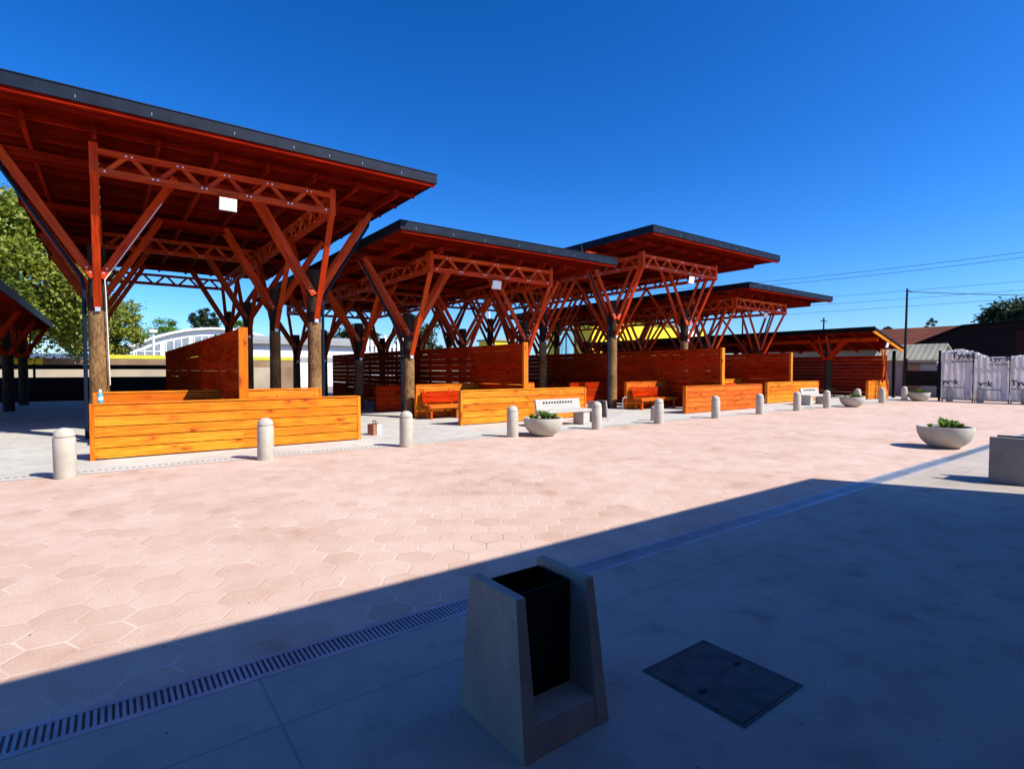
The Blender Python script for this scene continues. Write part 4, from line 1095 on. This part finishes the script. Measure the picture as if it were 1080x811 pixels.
# ------------------------------------------------------------------ poles and cables
def pole(x, y, h, label):
    t = tag(empty('utility_pole', (x, y, 0)), label, 'utility pole', 'utility poles')
    b = MB(); b.tube([(0, 0, 0), (0, 0, h)], [0.14, 0.1], 8); b.build('mast', M['wire'], t)
    b = MB(); b.box(-0.9, 0.9, -0.05, 0.05, h - 0.5, h - 0.38); b.build('crossarm', M['wire'], t)
    return t
pole(69.0, 40.5, 9.2, 'thin utility pole above the lean-to roof, left one'); pole(77.5, 33.8, 8.6, 'thin utility pole above the end of the lean-to roof'); pole(40.5, 43.0, 8.6, 'utility pole seen through the fourth pavilion braces')
def cable(p0, p1, sag, label, r=0.03):
    b = MB(); p0 = Vector(p0); p1 = Vector(p1)
    b.tube([p0.lerp(p1, k / 24) - Vector((0, 0, sag * 4 * (k / 24) * (1 - k / 24))) for k in range(25)], r, 5)
    o = b.build('power_cable', M['wire']); tag(o, label, 'cable', 'power cables')
cable((40.5, 43.0, 9.6), (60, -6, 11.6), 0.9, 'upper of the two thick cables sweeping up to the right edge', 0.016)
cable((40.5, 43.0, 9.35), (60, -6, 11.3), 1.0, 'lower of the two thick cables sweeping up to the right edge', 0.016)
cable((40.5, 43.0, 7.1), (69, 40.5, 9.0), 0.5, 'thin cable low over the lean-to roof', 0.016)
cable((60, 60, 10.4), (77, -10, 10.6), 0.4, 'thin cable crossing the sky above the brown roof', 0.016)
cable((60, 60, 9.4), (77, -10, 9.7), 0.3, 'middle thin cable just above the brown roof', 0.016)
cable((60, 60, 8.4), (77, -10, 9.0), 0.3, 'lowest thin cable touching the tree tops at the right', 0.016)
cable((35.2, 10.83, 5.84), (60, -4, 7.0), 0.5, 'cable running right from the top of the black pole', 0.02)

# ------------------------------------------------------------------ building behind the viewer, whose shade covers the forecourt
SUN_AZ = Vector((0.478, -0.878)); SUN_EL = R(43.5)
yw = -0.75
hb = (3.76 - yw) * math.tan(SUN_EL) / 0.878
xr = 9.44 + 0.478 / 0.878 * (1.64 - yw)
t = tag(empty('market_hall', (0, yw, 0)), 'dark plastered hall behind the viewer whose shadow covers the forecourt', 'building')
b = MB(); b.box(-30, xr, -10, 0, 0, hb - 0.15); b.build('wall', M['plaster'], t)
b = MB(); b.box(-30, xr, -10, 0, hb - 0.148, hb); b.build('roof', M['roofmetal'], t)
for k in range(6):
    x = -26 + k * 6
    b = MB(); b.box(x, x + 1.8, 0.004, 0.05, 0.9, 2.3); w = b.build('window', M['glass'], t)
    b = MB(); b.box(x - 0.08, x + 1.88, 0.004, 0.08, 0.8, 0.898); b.build('sill', M['whitecon'], w)

# ------------------------------------------------------------------ light, sky, camera
w = bpy.data.worlds.new('World'); scene.world = w; w.use_nodes = True
nt = w.node_tree; nt.nodes.clear()
out = nt.nodes.new('ShaderNodeOutputWorld'); bg = nt.nodes.new('ShaderNodeBackground')
sky = nt.nodes.new('ShaderNodeTexSky'); sky.sky_type = 'NISHITA'; sky.sun_disc = False
sky.sun_elevation = SUN_EL; sky.sun_rotation = math.atan2(SUN_AZ.x, SUN_AZ.y)
sky.air_density = 1.0; sky.dust_density = 0.6; sky.ozone_density = 10.0; sky.altitude = 0
hs = nt.nodes.new('ShaderNodeHueSaturation'); hs.inputs['Saturation'].default_value = 1.115; hs.inputs['Hue'].default_value = 0.503
gm = nt.nodes.new('ShaderNodeGamma'); gm.inputs[1].default_value = 1.3
nt.links.new(sky.outputs[0], gm.inputs[0]); nt.links.new(gm.outputs[0], hs.inputs['Color']); nt.links.new(hs.outputs[0], bg.inputs[0])
bg.inputs[1].default_value = 0.086
nt.links.new(bg.outputs[0], out.inputs[0])

sl = bpy.data.lights.new('sun', 'SUN'); sl.energy = 5.0; sl.angle = R(0.5); sl.color = (1.0, 0.94, 0.85)
so = bpy.data.objects.new('sun', sl); COL.objects.link(so)
dv = Vector((-SUN_AZ.x * math.cos(SUN_EL), -SUN_AZ.y * math.cos(SUN_EL), -math.sin(SUN_EL)))
so.rotation_euler = dv.to_track_quat('-Z', 'Y').to_euler(); so.location = (10, -30, 40)

cam = bpy.data.cameras.new('camera'); co = bpy.data.objects.new('camera', cam); COL.objects.link(co)
cam.sensor_fit = 'HORIZONTAL'; cam.sensor_width = 36; cam.lens = 572 / 1080 * 36; cam.clip_end = 3000; cam.clip_start = 0.05
yaw = math.atan(425 / 572); pit = math.atan(15.5 / 572)
co.location = (0, 0, 1.6); co.rotation_euler = (math.pi / 2 - pit, 0, -yaw)
scene.camera = co
scene.view_settings.view_transform = 'Standard'; scene.view_settings.look = 'None'
scene.view_settings.exposure = 0.55; scene.view_settings.gamma = 1.0
scene.cycles.max_bounces = 6; scene.cycles.diffuse_bounces = 2; scene.cycles.use_denoising = True
scene.render.resolution_x = 1024; scene.render.resolution_y = 768
